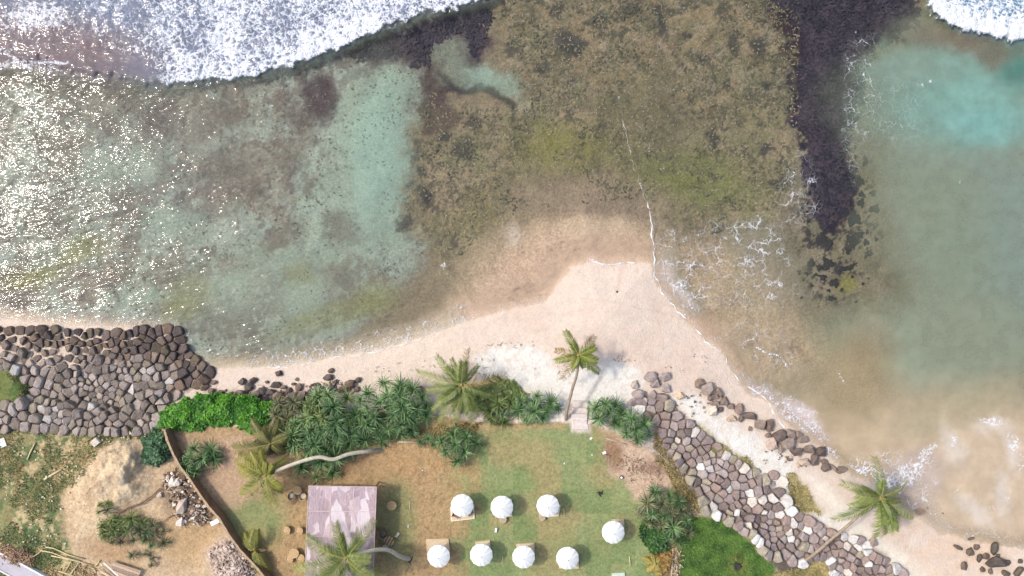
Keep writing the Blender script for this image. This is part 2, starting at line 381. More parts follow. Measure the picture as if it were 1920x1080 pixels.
# beach above the waterline
wd = sstep(-3, 3, sd+F.f1*4)
mix_into(C, np.s_[:, :], wd, alb((230, 211, 196)))
mix_into(C, np.s_[:, :], wd*(1-sstep(2, 34, sd)), alb((228, 206, 188)), 0.5)
mix_into(R, np.s_[:, :], wd*(1-sstep(2, 70, sd)), 0.55)
pn([(900, 580), (1240, 560), (1400, 760), (1300, 720), (1000, 640)], (224, 196, 178), 0.5, 0.3, 90, 7, feather=30, op=0.5)
WHITE1 = [(890, 668), (930, 650), (990, 650), (1030, 668), (1045, 690), (1110, 690), (1150, 676), (1190, 690), (1210, 715), (1200, 770), (1110, 800), (1050, 800), (900, 740)]
pp(WHITE1, (242, 236, 228), 9, 8, 10)
pp([(1262, 745), (1300, 735), (1330, 770), (1370, 792), (1420, 815), (1450, 840), (1490, 860), (1480, 900), (1530, 950), (1600, 1010), (1700, 1100), (1900, 1300), (1650, 1300), (1600, 1020), (1500, 960), (1380, 880), (1320, 810)], (242, 236, 228), 12, 8, 8)
pp([(1500, 880), (1560, 920), (1640, 1000), (1760, 1080), (1700, 1140), (1600, 1020)], (242, 230, 214), 14, 8, 5)
pn([(1560, 900), (1920, 1040), (1920, 1140), (1780, 1140)], (228, 200, 176), 0.45, 0.3, 70, 2, op=0.7)
pn(WHITE1, (220, 206, 192), 0.60, 0.08, 8, 5, feather=6, op=0.55, oct=3); pn([(1262, 745), (1330, 770), (1420, 815), (1490, 860), (1530, 950), (1700, 1100), (1600, 1020), (1500, 960), (1380, 880), (1320, 810)], (222, 206, 190), 0.6, 0.08, 8, 6, feather=8, op=0.5, oct=3); pn([(900, 580), (1240, 560), (1400, 760), (1300, 720), (1000, 640), (760, 680)], (214, 190, 174), 0.63, 0.1, 10, 9, feather=20, op=0.35)
w, m = F.line([(1165, 500), (1163, 520), (1158, 545)], 3.5, 3, 1, 1); mix_into(C, w, m, alb((218, 192, 174)), 0.7)
w, m = F.line([(1090, 560), (1150, 568), (1230, 585), (1290, 600)], 1.5, 1.5, 3, 2); mix_into(C, w, m, alb((206, 180, 160)), 0.35)
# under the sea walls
pp([(-9000, 640), (110, 640), (320, 640), (345, 670), (398, 705), (330, 740), (292, 800), (200, 812), (-9000, 812)], (104, 88, 78), 8, 4, 4, 0.9)  # dark brown: shade of the gaps between stones, painted into the ground
pn([(-200, 612), (240, 612), (220, 700), (-200, 690)], (226, 206, 188), 0.36, 0.1, 30, 5, feather=10, op=0.95)
pp([(1195, 745), (1250, 745), (1300, 800), (1420, 890), (1560, 1000), (1660, 1040), (1700, 1140), (1560, 1140), (1440, 1060), (1340, 965), (1260, 870)], (110, 94, 84), 8, 4, 4, 0.9)  # right wall: shade between its stones likewise put into the ground colour
pp([(430, 735), (600, 735), (640, 760), (560, 775), (430, 760)], (150, 130, 116), 8, 4, 4, 0.9)
# ------- land
mix_into(C, np.s_[:, :], sstep(-2, 4, sdg+F.f1*14), alb((190, 162, 128)))
# building plot on the left: weeds, tan soil, sand mound
LEFT = [(-9000, 800), (300, 806), (330, 850), (400, 955), (480, 1065), (560, 1200), (560, 9000), (-9000, 9000)]
pp(LEFT, (204, 178, 146), 5, 4, 3)
WEED = [(-9000, 800), (260, 808), (170, 870), (120, 930), (120, 1000), (140, 1060), (120, 1200), (-9000, 1200)]
pp(WEED, (152, 146, 102), 12, 10, 8); pn(WEED, (108, 122, 80), 0.49, 0.14, 50, 3, feather=8, op=0.9); pn(WEED, (86, 108, 70), 0.58, 0.12, 44, 8, feather=8, op=0.85); pn(WEED, (206, 184, 142), 0.56, 0.08, 24, 6, feather=8, op=0.9); pn(WEED, (168, 134, 96), 0.6, 0.1, 60, 12, feather=8, op=0.6)
pp([(-200, 690), (20, 690), (48, 712), (62, 735), (40, 752), (-200, 765)], (122, 130, 76), 8, 4, 5); pn([(-200, 690), (20, 690), (48, 712), (40, 752), (-200, 765)], (92, 112, 62), 0.5, 0.1, 18, 6)
pp([(160, 870), (200, 830), (250, 825), (265, 860), (280, 900), (270, 940), (300, 960), (250, 950), (180, 1000), (130, 1010), (122, 930), (140, 900)], (222, 196, 162), 8, 8, 6)
pb(215, 905, 26, 30, (232, 210, 178), 0, 0.6, 8, 6, 0.8); pn([(120, 830), (280, 830), (290, 960), (120, 1010)], (196, 164, 128), 0.55, 0.15, 22, 8, op=0.6)
pb(205, 1035, 48, 22, (184, 148, 110), 8, 0.7, 12, 10, 0.7); pb(360, 1010, 60, 50, (186, 152, 108), 0, 0.7, 12, 8, 0.7); pb(345, 925, 45, 42, (128, 106, 88), 50, 0.5, 10, 10, 0.9); pb(430, 1045, 42, 40, (206, 184, 168), 0, 0.4, 10, 8, 0.95)
pp([(180, 805), (300, 790), (300, 815), (200, 828)], (110, 118, 74), 8, 6, 8, 0.9)
# garden: turf laid in squares, brown on the left and green on the right
GARD = [(318, 800), (520, 800), (700, 780), (880, 792), (1060, 797), (1110, 800), (1170, 832), (1240, 860), (1265, 905), (1300, 960), (1262, 1030), (1262, 1300), (560, 1300), (490, 1075), (405, 955), (335, 850)]
w, m = F.poly(GARD, 4, 2, 3); mix_into(C, w, m, alb((182, 152, 114)))
Ug = F.U[w]; Vg = F.V[w]; sz = 21.0
off = (np.floor(Vg/sz) % 2)*0  # squares in line
ci = np.floor((Ug+F.f1[w]*2)/sz).astype(int); cj = np.floor((Vg+F.f2[w]*2)/sz).astype(int)
rt = RNG.random((400, 400)); tile = rt[ci % 400, cj % 400]; ci2 = np.floor((Ug+9)/(sz*2.2)).astype(int); cj2 = np.floor((Vg+5)/(sz*2.2)).astype(int); tile2 = rt[(ci2+77) % 400, (cj2+131) % 400]
green = sstep(820, 930, Ug+(fbm(Ug, Vg, 120, 3, 6)-0.5)*120+(tile-0.5)*60)
green = np.maximum(green, 0.85*(1-sstep(0.6, 1.4, np.hypot((Ug-475)/60, (Vg-970)/65)))); green = np.maximum(green, 0.6*(1-sstep(0.6, 1.3, np.hypot((Ug-745)/40, (Vg-985)/90))))
green *= 0.55+0.5*sstep(0.3, 0.6, fbm(Ug, Vg, 60, 3, 14)*0.7+tile2*0.3)
gcol = np.where((tile2 > 0.5)[..., None], alb((136, 148, 98)), alb((147, 155, 106)))
br = alb((184, 154, 114))*(0.88+0.24*fbm(Ug, Vg, 40, 4, 2))[..., None]
cc = br*(1-green[..., None])+gcol*green[..., None]
cc = cc*(0.97+0.06*tile)[..., None]
cc = cc*(1-(sstep(0.63, 0.72, fbm(Ug, Vg, 6, 2, 7))*0.25*(1-green))[..., None])
C[w] = C[w]*(1-m[..., None])+cc*m[..., None]
pp([(330, 815), (470, 815), (520, 840), (520, 900), (440, 960), (400, 940), (345, 870)], (200, 168, 140), 14, 8, 6, 0.85); pb(650, 870, 50, 20, (158, 126, 96), 0, 0.7, 8, 5, 0.6)
pn([(700, 820), (900, 830), (900, 900), (720, 900)], (190, 150, 106), 0.45, 0.3, 50, 4, op=0.5)
pp([(1138, 815), (1170, 820), (1230, 850), (1262, 905), (1250, 930), (1190, 940), (1170, 905), (1140, 890)], (206, 178, 154), 8, 8, 6); pb(1152, 850, 16, 32, (152, 120, 92), -10, 0.5, 6, 5, 0.9); pb(1225, 880, 22, 14, (150, 116, 98), 20, 0.6, 6, 5, 0.7)
pp([(900, 793), (1060, 797), (1060, 806), (900, 803)], (188, 158, 118), 4, 3, 4, 0.8); pp([(700, 818), (880, 792), (905, 800), (880, 815), (760, 822)], (192, 168, 122), 6, 6, 5, 0.8)
pp([(1065, 755), (1106, 755), (1108, 812), (1072, 812)], (224, 206, 196), 5, 3, 3, 0.9)
# banks between garden and wall of stones
pp([(1225, 850), (1262, 880), (1300, 920), (1312, 960), (1290, 970), (1262, 905)], (150, 132, 92), 6, 6, 6, 0.9)
pp([(1290, 968), (1345, 968), (1385, 992), (1420, 1030), (1460, 1070), (1500, 1140), (1280, 1140), (1275, 1010)], (108, 134, 74), 6, 4, 5)
pb(1382, 1062, 22, 24, (170, 142, 100), 0, 0.5, 5, 5, 0.9); pb(1255, 1060, 12, 60, (146, 116, 86), 0, 0.5, 5, 5, 0.9)
for q in ([(1300, 790), (1325, 810), (1345, 830), (1400, 860), (1420, 880), (1390, 872), (1340, 845), (1310, 815)], [(1475, 890), (1490, 888), (1520, 930), (1540, 965), (1500, 960), (1478, 930)], [(1535, 1035), (1565, 1040), (1570, 1080), (1600, 1140), (1440, 1140), (1440, 1075), (1500, 1065)]):
    pp(q, (150, 140, 84), 7, 6, 6, 0.9); pn(q, (214, 186, 140), 0.56, 0.06, 14, 5, feather=5)

C = np.clip(C, 0.004, 0.86)
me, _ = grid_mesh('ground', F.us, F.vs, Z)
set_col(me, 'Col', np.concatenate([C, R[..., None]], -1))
k = NM('ground_surface')
at = k.new('ShaderNodeAttribute', attribute_name='Col'); pos = k.new('ShaderNodeNewGeometry').outputs['Position']
n1 = k.noise(3.2, 5, 0.62, pos); n2 = k.noise(0.9, 4, 0.55, pos)
sp = k.new('ShaderNodeSeparateXYZ'); k.l(pos, sp.inputs[0])
under = k.mapr(sp.outputs[2], -0.85, -0.35, 1.0, 0.15)          # grain is coarser on the reef than on dry sand
gr = k.math('MULTIPLY', k.mapr(n1, 0.3, 0.7, 0.74, 1.26), k.mapr(k.noise(8, 3, 0.6, pos), 0.3, 0.7, 0.85, 1.15)); gs = k.mapr(n1, 0.3, 0.7, 0.955, 1.045)
v = k.new('ShaderNodeMix', data_type='FLOAT'); 
land = k.mapr(sp.outputs[2], 1.4, 1.9); k.l(k.math('MAXIMUM', under, k.math('MULTIPLY', land, 1.0)), v.inputs[0]); k.l(gs, v.inputs[2]); k.l(gr, v.inputs[3])
vv = k.math('MULTIPLY', v.outputs[0], k.mapr(n2, 0.3, 0.7, 0.95, 1.05))
cm = k.new('ShaderNodeVectorMath', operation='SCALE'); k.l(at.outputs['Color'], cm.inputs[0]); k.l(vv, cm.inputs['Scale'])
k.l(cm.outputs[0], k.bsdf.inputs['Base Color']); k.l(at.outputs['Alpha'], k.bsdf.inputs['Roughness']); k.bsdf.inputs['Specular IOR Level'].default_value = 0.25
k.l(k.bump(k.noise(5, 5, 0.65, pos), 0.16, 0.7), k.bsdf.inputs['Normal'])
GROUND_M = k.m
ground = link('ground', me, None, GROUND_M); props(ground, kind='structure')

# ================================================================== THE SEA
W = Field(axis(-60, 1980, 3.0, 6000), axis(-50, 1100, 3.0, 6000))
wsd = poly_sd(W.U+W.f1*10+W.n1*6, W.V+W.f2*10+W.n2*6, LANDPOLY)
DEN = np.zeros(W.U.shape, np.float32)      # churned white water
LACE = np.zeros(W.U.shape, np.float32)     # thin foam nets
TUR = np.zeros(W.U.shape+(4,), np.float32)  # colour and amount of what is stirred up in the water
TUR[..., :3] = alb((150, 160, 130))
WZ = (fbm(W.U, W.V, 70, 3, 3)-0.5)*0.12
SURF = [(-9000, -9000), (940, -9000), (925, -2), (860, 12), (800, 25), (740, 45), (690, 66), (640, 88), (600, 106), (540, 126), (480, 141), (420, 151), (350, 156), (290, 157), (250, 148), (170, 135), (90, 118), (0, 95), (-9000, 60)]
w, m = W.poly(SURF, 6, 4, 13); dist = poly_sd(W.U, W.V, SURF)[w]
fade = 0.55+0.45*sstep(60, 420, W.U[w]+(W.n1[w])*160-(W.V[w]-60)*0.6)
lowl = 1-0.55*sstep(0, 1, (W.V[w]-70)/70)*(1-sstep(250, 330, W.U[w]))
DEN[w] = np.maximum(DEN[w], m*fade*lowl*(0.53+0.15*np.exp(-np.maximum(dist, 0)/26)+0.10*sstep(0.42, 0.6, fbm(W.U[w], W.V[w], 55, 3, 11))))
DEN[w] *= 1-0.10*sstep(0.45, 0.6, fbm(W.U[w], W.V[w], 90, 3, 11))
WZ[w] += m*(0.22*np.exp(-np.maximum(dist, 0)/60)+0.12)+m*DEN[w]*(fbm(W.U[w], W.V[w], 11, 3, 2)-0.5)*0.5
SURF2 = [(1712, -9000), (9000, -9000), (9000, 90), (1920, 76), (1870, 70), (1810, 57), (1770, 37), (1740, 17)]
w, m = W.poly(SURF2, 5, 4, 14); dist = poly_sd(W.U, W.V, SURF2)[w]
DEN[w] = np.maximum(DEN[w], m*(0.5+0.42*np.exp(-np.maximum(dist-14, 0)/20))); WZ[w] += m*(0.55*np.exp(-np.maximum(dist, 0)/60)+0.2)+m*(fbm(W.U[w], W.V[w], 11, 3, 2)-0.5)*0.45
def wl_(arr, pts, width, val, feather=3, warp=4, fine=3):
    w, m = W.line(pts, width, feather, warp, fine); arr[w] = np.maximum(arr[w], m*val)
def wp(arr, poly, val, feather=15, warp=12, fine=6):
    w, m = W.poly(poly, feather, warp, fine); arr[w] = np.maximum(arr[w], m*val)
def wb(arr, cx, cy, rx, ry, val, ang=0, soft=0.6, warp=10, fine=6):
    w, m = W.blob(cx, cy, rx, ry, ang, soft, warp, fine); arr[w] = np.maximum(arr[w], m*val)
# small wave ahead of the breaker on the left
wl_(DEN, [(-60, 78), (0, 92), (40, 112), (80, 118), (130, 118)], 4, 0.62, 4); wb(DEN, 50, 122, 80, 14, 0.48, 8, 0.6); wb(DEN, 70, 30, 90, 40, 0.58, 0, 0.8)
w, m = W.line([(-200, 112), (0, 118), (90, 130), (200, 142), (300, 150)], 16, 14, 3, 2); WZ[w] += m*0.25
# swash on the sand spit
wl_(DEN, [(1216, 380), (1222, 420), (1226, 470), (1228, 520)], 2.0, 0.6, 3.5); wl_(DEN, [(1228, 520), (1250, 556), (1300, 605)], 4, 0.5, 5)
wp(LACE, [(1224, 400), (1300, 470), (1340, 560), (1300, 590), (1250, 555), (1228, 520)], 0.75, 14); wp(LACE, [(1230, 470), (1330, 420), (1470, 420), (1500, 560), (1420, 590), (1300, 560)], 0.62, 25)
wb(LACE, 1418, 455, 52, 50, 1.0, 0, 0.45, 8, 6); wb(LACE, 1385, 500, 40, 20, 1.0, 0, 0.5, 8, 6); wb(LACE, 1490, 385, 40, 35, 0.72, 0, 0.6); wb(LACE, 1500, 330, 30, 40, 0.6)
wb(DEN, 1400, 490, 36, 14, 0.42, -10); wb(DEN, 1270, 535, 34, 14, 0.45, 30); wb(LACE, 1300, 540, 60, 30, 0.8, 20)
wp(LACE, [(1330, 640), (1400, 590), (1470, 620), (1500, 700), (1440, 700), (1390, 660)], 0.5, 25)
wp(LACE, [(1370, 690), (1420, 715), (1490, 745), (1540, 780), (1560, 850), (1510, 820), (1470, 790), (1440, 755), (1400, 740)], 0.85, 12); wp(DEN, [(1385, 705), (1440, 722), (1520, 765), (1555, 830), (1510, 815), (1470, 785), (1440, 755), (1400, 738)], 0.42, 12)
wl_(DEN, [(1416, 650), (1440, 662), (1462, 668), (1474, 690)], 2.2, 0.72, 2.5); wl_(DEN, [(1574, 700), (1582, 722)], 3, 0.6)
wl_(DEN, [(1535, 790), (1522, 825)], 1.5, 0.7, 2); wb(DEN, 1555, 850, 22, 18, 0.5, 30)
wp(LACE, [(1560, 860), (1640, 850), (1740, 840), (1760, 880), (1740, 960), (1700, 965), (1640, 915)], 0.95, 14); wp(DEN, [(1580, 870), (1620, 862), (1680, 880), (1720, 860), (1750, 838), (1725, 890), (1690, 930), (1640, 912)], 0.52, 10)
wb(LACE, 1725, 955, 40, 40, 0.7); wb(LACE, 1850, 1010, 90, 20, 0.5, 10)
for x, y, rx, ry, a, d in [(1790, 828, 9, 14, 20, 0.5), (1860, 790, 34, 12, 10, 0.5), (1900, 830, 14, 30, -10, 0.5), (1740, 845, 34, 12, -40, 0.52), (1890, 930, 8, 18, 10, 0.42), (1860, 955, 7, 14, 20, 0.4), (1800, 915, 20, 6, -30, 0.36), (1870, 1010, 40, 8, 0, 0.36), (1915, 870, 10, 30, 0, 0.4)]:
    wb(DEN, x, y, rx, ry, d, a, 0.8, 6, 5)
# wash along the beach on the left
EDGEL = [(490, 686), (540, 683), (600, 667), (700, 652), (790, 628), (870, 598)]
wl_(LACE, EDGEL, 24, 0.9, 16); wl_(DEN, EDGEL, 12, 0.40, 11); wb(DEN, 515, 692, 20, 10, 0.55, -20); wb(DEN, 835, 495, 8, 10, 0.5)
wl_(LACE, [(870, 598), (905, 590), (960, 575), (1020, 560)], 8, 0.5, 6); wp(LACE, [(-200, 575), (330, 590), (345, 620), (-200, 605)], 0.55, 15); wb(DEN, 110, 612, 20, 7, 0.45); wb(DEN, 350, 640, 14, 26, 0.36)
wl_(DEN, [(1100, 486), (1112, 487), (1128, 494), (1145, 496), (1165, 493), (1190, 493)], 1.4, 0.8, 1.6, 1, 1)
# ripple crests running in from the reef
wl_(DEN, [(1156, 140), (1163, 190), (1172, 240), (1180, 290), (1196, 330), (1208, 372)], 2.0, 0.48, 3, 3, 4); wl_(DEN, [(1200, 190), (1212, 240), (1218, 300)], 1.5, 0.45, 3, 3, 4)
for (x, y), (x2, y2) in [((935, 470), (950, 515)), ((870, 395), (890, 380)), ((840, 440), (830, 470)), ((915, 490), (908, 520)), ((985, 410), (978, 430)), ((1020, 420), (1012, 450)), ((945, 520), (940, 560))]:
    wl_(DEN, [(x, y), (x2, y2)], 1, 0.5, 2, 2, 2)
for x, y in [(1602, 60), (1588, 110), (1590, 130), (1600, 205), (1618, 140), (1590, 230), (1730, 160), (1745, 155), (1800, 340)]: wb(DEN, x, y, 4, 6, 0.5, 20, 0.6, 3, 3)
w, m = W.poly([(1580, 80), (1640, 60), (1640, 230), (1600, 350), (1580, 260)], 10, 5, 5); LACE[w] = np.maximum(LACE[w], m*0.5)
w, m = W.poly([(1600, 140), (1740, 150), (1740, 270), (1620, 290)], 30, 10, 5); LACE[w] = np.maximum(LACE[w], m*0.24)
# stirred-up water: turquoise pool, green-grey channel, milky patch, tan shallows
def tp(poly, col, a, feather=25, warp=20, fine=6):
    w, m = W.poly(poly, feather, warp, fine); mix_into(TUR, w, m, np.append(alb(col), a))
def tb(cx, cy, rx, ry, col, a, ang=0, soft=0.7, warp=18, fine=6):
    w, m = W.blob(cx, cy, rx, ry, ang, soft, warp, fine); mix_into(TUR, w, m, np.append(alb(col), a))
tp([(1650, 200), (1680, 110), (1740, 60), (9000, 60), (9000, 800), (1800, 720), (1720, 600), (1650, 420)], (152, 161, 142), 0.66, 85, 26, 10)
tp([(1700, 330), (9000, 330), (9000, 560), (1760, 560)], (148, 163, 141), 0.62, 90); tp([(1830, 300), (9000, 250), (9000, 620), (1860, 620)], (146, 165, 152), 0.62, 70)
tb(1760, 190, 140, 90, (132, 162, 148), 0.8, 0, 0.9, 24, 14); tb(1830, 175, 95, 68, (132, 172, 160), 0.85, 20, 0.9, 24, 14); tb(1850, 232, 70, 34, (132, 178, 170), 0.85, 0, 0.9, 20, 12); tb(1690, 130, 70, 30, (138, 160, 146), 0.8, 0, 0.9)
tb(1905, 120, 40, 45, (92, 136, 124), 0.85); tb(1800, 75, 100, 22, (136, 130, 112), 0.6, 10); tb(1860, 105, 30, 22, (130, 132, 116), 0.6)
tb(1700, 660, 140, 60, (172, 188, 164), 0.75, 15, 0.8, 22, 12); tb(1640, 640, 50, 30, (158, 164, 146), 0.6); tb(1800, 640, 120, 80, (158, 168, 144), 0.6)
tp([(1500, 720), (1640, 720), (1800, 740), (9000, 720), (9000, 1300), (1500, 1300), (1450, 760)], (212, 189, 160), 0.78, 70); tb(1800, 770, 130, 40, (192, 180, 150), 0.7, -10); tp([(1780, 800), (9000, 760), (9000, 1200), (1780, 1200)], (216, 193, 166), 0.82, 60)
tb(1600, 700, 60, 90, (182, 166, 130), 0.5, 20); tb(1450, 520, 60, 60, (170, 160, 134), 0.35); tb(1420, 460, 40, 40, (168, 160, 138), 0.4)
tb(1268, 545, 50, 16, (236, 220, 214), 0.6, 45, 0.9, 8, 8); tb(1245, 510, 22, 34, (236, 220, 212), 0.5, 0, 0.9, 8, 8); tp([(1385, 705), (1440, 722), (1520, 765), (1555, 830), (1510, 815), (1470, 785), (1440, 755), (1400, 738)], (232, 214, 210), 0.7, 14, 8, 8); tb(1720, 890, 60, 40, (228, 208, 196), 0.6, -20); tb(1700, 940, 50, 30, (226, 204, 188), 0.6)
for x_, y_, a_ in [(1860, 800, 0), (1900, 850, 80), (1790, 835, 60), (1880, 930, 80), (1830, 960, 40), (1760, 990, 30)]: tb(x_, y_, 34, 14, (236, 222, 208), 0.75, a_, 0.95, 14, 12)
tb(700, 300, 70, 160, (166, 196, 178), 0.35, 5); tb(915, 150, 60, 24, (170, 198, 182), 0.2, 20); tb(250, 300, 260, 160, (160, 168, 156), 0.16); tb(480, 560, 200, 90, (172, 184, 164), 0.25)
tp(SURF, (132, 142, 166), 0.75, 20, 6, 6); tb(60, 80, 220, 60, (140, 122, 128), 0.7, 10, 0.6); tp(SURF2, (110, 150, 178), 0.8, 15, 6, 6)
TUR[..., 3] *= np.clip(-wsd/30, 0, 1)
DEN *= sstep(-4, 2, -wsd+2); LACE *= sstep(-4, 2, -wsd+2)
WZ *= np.clip(-wsd/60, 0, 1)
WZ += 0.015

kp = (wsd[:-1, :-1] < 9) | (wsd[1:, 1:] < 9)
kp &= (np.minimum(wsd[:-1, :-1], wsd[1:, 1:]) < 8)
me, used = grid_mesh('sea', W.us, W.vs, WZ, kp)
set_col(me, 'Turb', np.clip(TUR, 0, 0.95), used)
set_col(me, 'Foam', np.stack([DEN, LACE, np.clip(-wsd/20, 0, 1), np.ones_like(DEN)], -1), used)
k = NM('sea_water'); k.n.remove(k.bsdf)
pos = k.new('ShaderNodeNewGeometry').outputs['Position']
mp = k.new('ShaderNodeMapping'); mp.inputs['Rotation'].default_value = (0, 0, math.radians(-48)); mp.inputs['Scale'].default_value = (0.5, 1.4, 1); k.l(pos, mp.inputs[0])
wv = k.noise(1.9, 2, 0.5, mp.outputs[0]); sw = k.noise(0.22, 2, 0.5, mp.outputs[0])
gust = k.mapr(k.noise(0.16, 3, 0.6, pos), 0.36, 0.62, 0.65, 1.3)
h = k.math('ADD', k.math('MULTIPLY', k.math('MULTIPLY', wv, gust), 0.22), k.math('MULTIPLY', sw, 0.9))
nrm = k.bump(h, 0.58, 1.0)
tu = k.new('ShaderNodeAttribute', attribute_name='Turb'); fo = k.new('ShaderNodeAttribute', attribute_name='Foam')
fs = k.new('ShaderNodeSeparateColor'); k.l(fo.outputs['Color'], fs.inputs[0])
tr = k.new('ShaderNodeBsdfTransparent'); tr.inputs[0].default_value = (0.985, 0.99, 0.985, 1)
df = k.new('ShaderNodeBsdfDiffuse'); k.l(tu.outputs['Color'], df.inputs[0])
m1 = k.new('ShaderNodeMixShader'); 
tn = k.math('MULTIPLY', tu.outputs['Alpha'], k.mapr(k.noise(0.5, 4, 0.6, pos), 0.3, 0.7, 0.82, 1.15), True)
k.l(tn, m1.inputs[0]); k.l(tr.outputs[0], m1.inputs[1]); k.l(df.outputs[0], m1.inputs[2])
gl = k.new('ShaderNodeBsdfGlossy'); gl.inputs['Roughness'].default_value = 0.07; k.l(nrm, gl.inputs['Normal'])
fr = k.new('ShaderNodeFresnel'); fr.inputs['IOR'].default_value = 1.33; k.l(nrm, fr.inputs['Normal'])
m2 = k.new('ShaderNodeMixShader'); k.l(k.math('MULTIPLY', fr.outputs[0], fs.outputs[2]), m2.inputs[0]); k.l(m1.outputs[0], m2.inputs[1]); k.l(gl.outputs[0], m2.inputs[2])
# churned foam
nA = k.noise(1.8, 5, 0.62, pos); nB = k.noise(5.5, 3, 0.6, pos)
wv2 = k.new('ShaderNodeVectorMath', operation='ADD'); wn_ = k.new('ShaderNodeTexNoise'); wn_.inputs['Scale'].default_value = 0.9; wn_.inputs['Detail'].default_value = 3; k.l(pos, wn_.inputs['Vector'])
sc_ = k.new('ShaderNodeVectorMath', operation='SCALE'); k.l(wn_.outputs['Color'], sc_.inputs[0]); sc_.inputs['Scale'].default_value = 1.6; k.l(pos, wv2.inputs[0]); k.l(sc_.outputs[0], wv2.inputs[1])
vo = k.new('ShaderNodeTexVoronoi', feature='DISTANCE_TO_EDGE'); vo.inputs['Scale'].default_value = 1.5; k.l(wv2.outputs[0], vo.inputs['Vector'])
vo2 = k.new('ShaderNodeTexVoronoi', feature='DISTANCE_TO_EDGE'); vo2.inputs['Scale'].default_value = 0.75; k.l(wv2.outputs[0], vo2.inputs['Vector'])
fn = k.math('ADD', k.math('MULTIPLY', k.mapr(nA, 0.25, 0.75), 0.55), k.math('MULTIPLY', k.mapr(nB, 0.25, 0.75), 0.45))
fn = k.math('ADD', k.math('MULTIPLY', fn, 0.78), k.math('MULTIPLY', k.mapr(vo.outputs['Distance'], 0.0, 0.28, 1.0, 0.0), 0.22))
thr = k.math('SUBTRACT', 1.0, fs.outputs[0])
den = k.mapr(k.math('SUBTRACT', fn, thr), -0.10, 0.22, 0, 1, True)
den = k.math('MULTIPLY', den, k.mapr(fs.outputs[0], 0.05, 0.3))
lw = k.math('MULTIPLY', fs.outputs[1], k.mapr(k.noise(0.6, 3, 0.6, pos), 0.42, 0.66))
la = k.mapr(k.math('SUBTRACT', k.math('MULTIPLY', lw, 0.055), vo2.outputs['Distance']), -0.02, 0.03, 0, 1, True)
la2 = k.mapr(k.math('SUBTRACT', k.math('MULTIPLY', lw, 0.06), vo.outputs['Distance']), -0.03, 0.05, 0, 1, True)
la = k.math('MULTIPLY', k.math('MAXIMUM', la, k.math('MULTIPLY', la2, 0.7)), k.mapr(fs.outputs[1], 0.05, 0.3))
ff = k.math('MULTIPLY', k.math('MAXIMUM', den, k.math('MULTIPLY', la, 0.7)), 0.97, True)
fd = k.new('ShaderNodeBsdfDiffuse'); fd.inputs[0].default_value = (0.74, 0.77, 0.82, 1); k.l(k.bump(fn, 0.35, 0.8), fd.inputs['Normal'])
m3 = k.new('ShaderNodeMixShader'); k.l(ff, m3.inputs[0]); k.l(m2.outputs[0], m3.inputs[1]); k.l(fd.outputs[0], m3.inputs[2])
k.l(m3.outputs[0], k.out.inputs[0])
sea = link('sea', me, None, k.m); props(sea, kind='structure')

FOAM_M = simple_mat('foam_white', (250, 248, 246), 0.8, 0.06, 2.0)
# thin foam lines left where the swash turns
def foam_line(pts, width, seed):
    r = random.Random(seed); P2 = []
    for (a, b), (c, d) in zip(pts[:-1], pts[1:]):
        n = max(2, int(math.hypot(c-a, d-b)/2.2))
        for i in range(n): P2.append((a+(c-a)*i/n, b+(d-b)*i/n))
    P2.append(pts[-1]); P2 = np.array(P2)
    wob = np.stack([vnoise(P2[:, 0]*1.0+seed*9, P2[:, 1], 9, 3)-0.5, vnoise(P2[:, 0], P2[:, 1]+seed*9, 9, 6)-0.5], -1)*5
    Q = P2+wob; mb = MB(); vs = []; fs = []
    for i in range(len(Q)):
        t = Q[min(i+1, len(Q)-1)]-Q[max(i-1, 0)]; n = np.array([-t[1], t[0]])/(np.hypot(*t)+1e-6)
        ww = width*max(0.03, 1.7*float(vnoise(Q[i, 0]*1.6, Q[i, 1]*1.6, 11, 8))-0.35)
        for s_, zz in ((-1, 0.0), (-0.3, 0.035), (0.4, 0.035), (1, 0.0)):
            p = Q[i]+n*s_*ww; zg = max(zt(p[0], p[1]), 0.03); vs.append(P(p[0], p[1], zg+0.02+zz))
    for i in range(len(Q)-1):
        for j in range(3): fs.append((i*4+j, i*4+4+j, i*4+5+j, i*4+1+j))
    mb.add(vs, fs); return mb.obj('foam', FOAM_M, None, True)
FL = [([(1164, 195), (1172, 240), (1181, 290), (1196, 332), (1210, 372)], 0.34, 'faint white ripple crest crossing the reef towards the sand spit'),
      ([(1214, 372), (1221, 420), (1226, 470), (1228, 518)], 1.1, 'white foam line running from the reef down to the tip of the spit'),
      ([(1227, 515), (1240, 545), (1262, 573), (1300, 612), (1330, 648), (1352, 656), (1368, 690), (1384, 712), (1420, 736), (1442, 752), (1452, 775), (1470, 800)], 1.3, 'thin white foam line edging the swash on the right of the sand spit'),
      ([(1108, 487), (1120, 492), (1136, 497), (1152, 496), (1166, 493), (1190, 494)], 1.0, 'short white foam thread at the tip of the sand spit'),
      ([(500, 690), (545, 689), (600, 675), (650, 668), (700, 660), (760, 644), (830, 620)], 0.8, 'white foam edge washing up the beach near the dark boulders')]
for i, (p, wd_, lb) in enumerate(FL): props(foam_line(p, wd_, i+1), lb, 'foam', kind='stuff')

# ================================================================== STONES
STONE_M = simple_mat('sea_wall_stone', None, 0.85, 0.22, 2.2, 0.05, objcol=True, spec=0.3)
BOULDER_M = simple_mat('boulder_rock', None, 0.6, 0.30, 1.8, 0.06, objcol=True, spec=0.4)

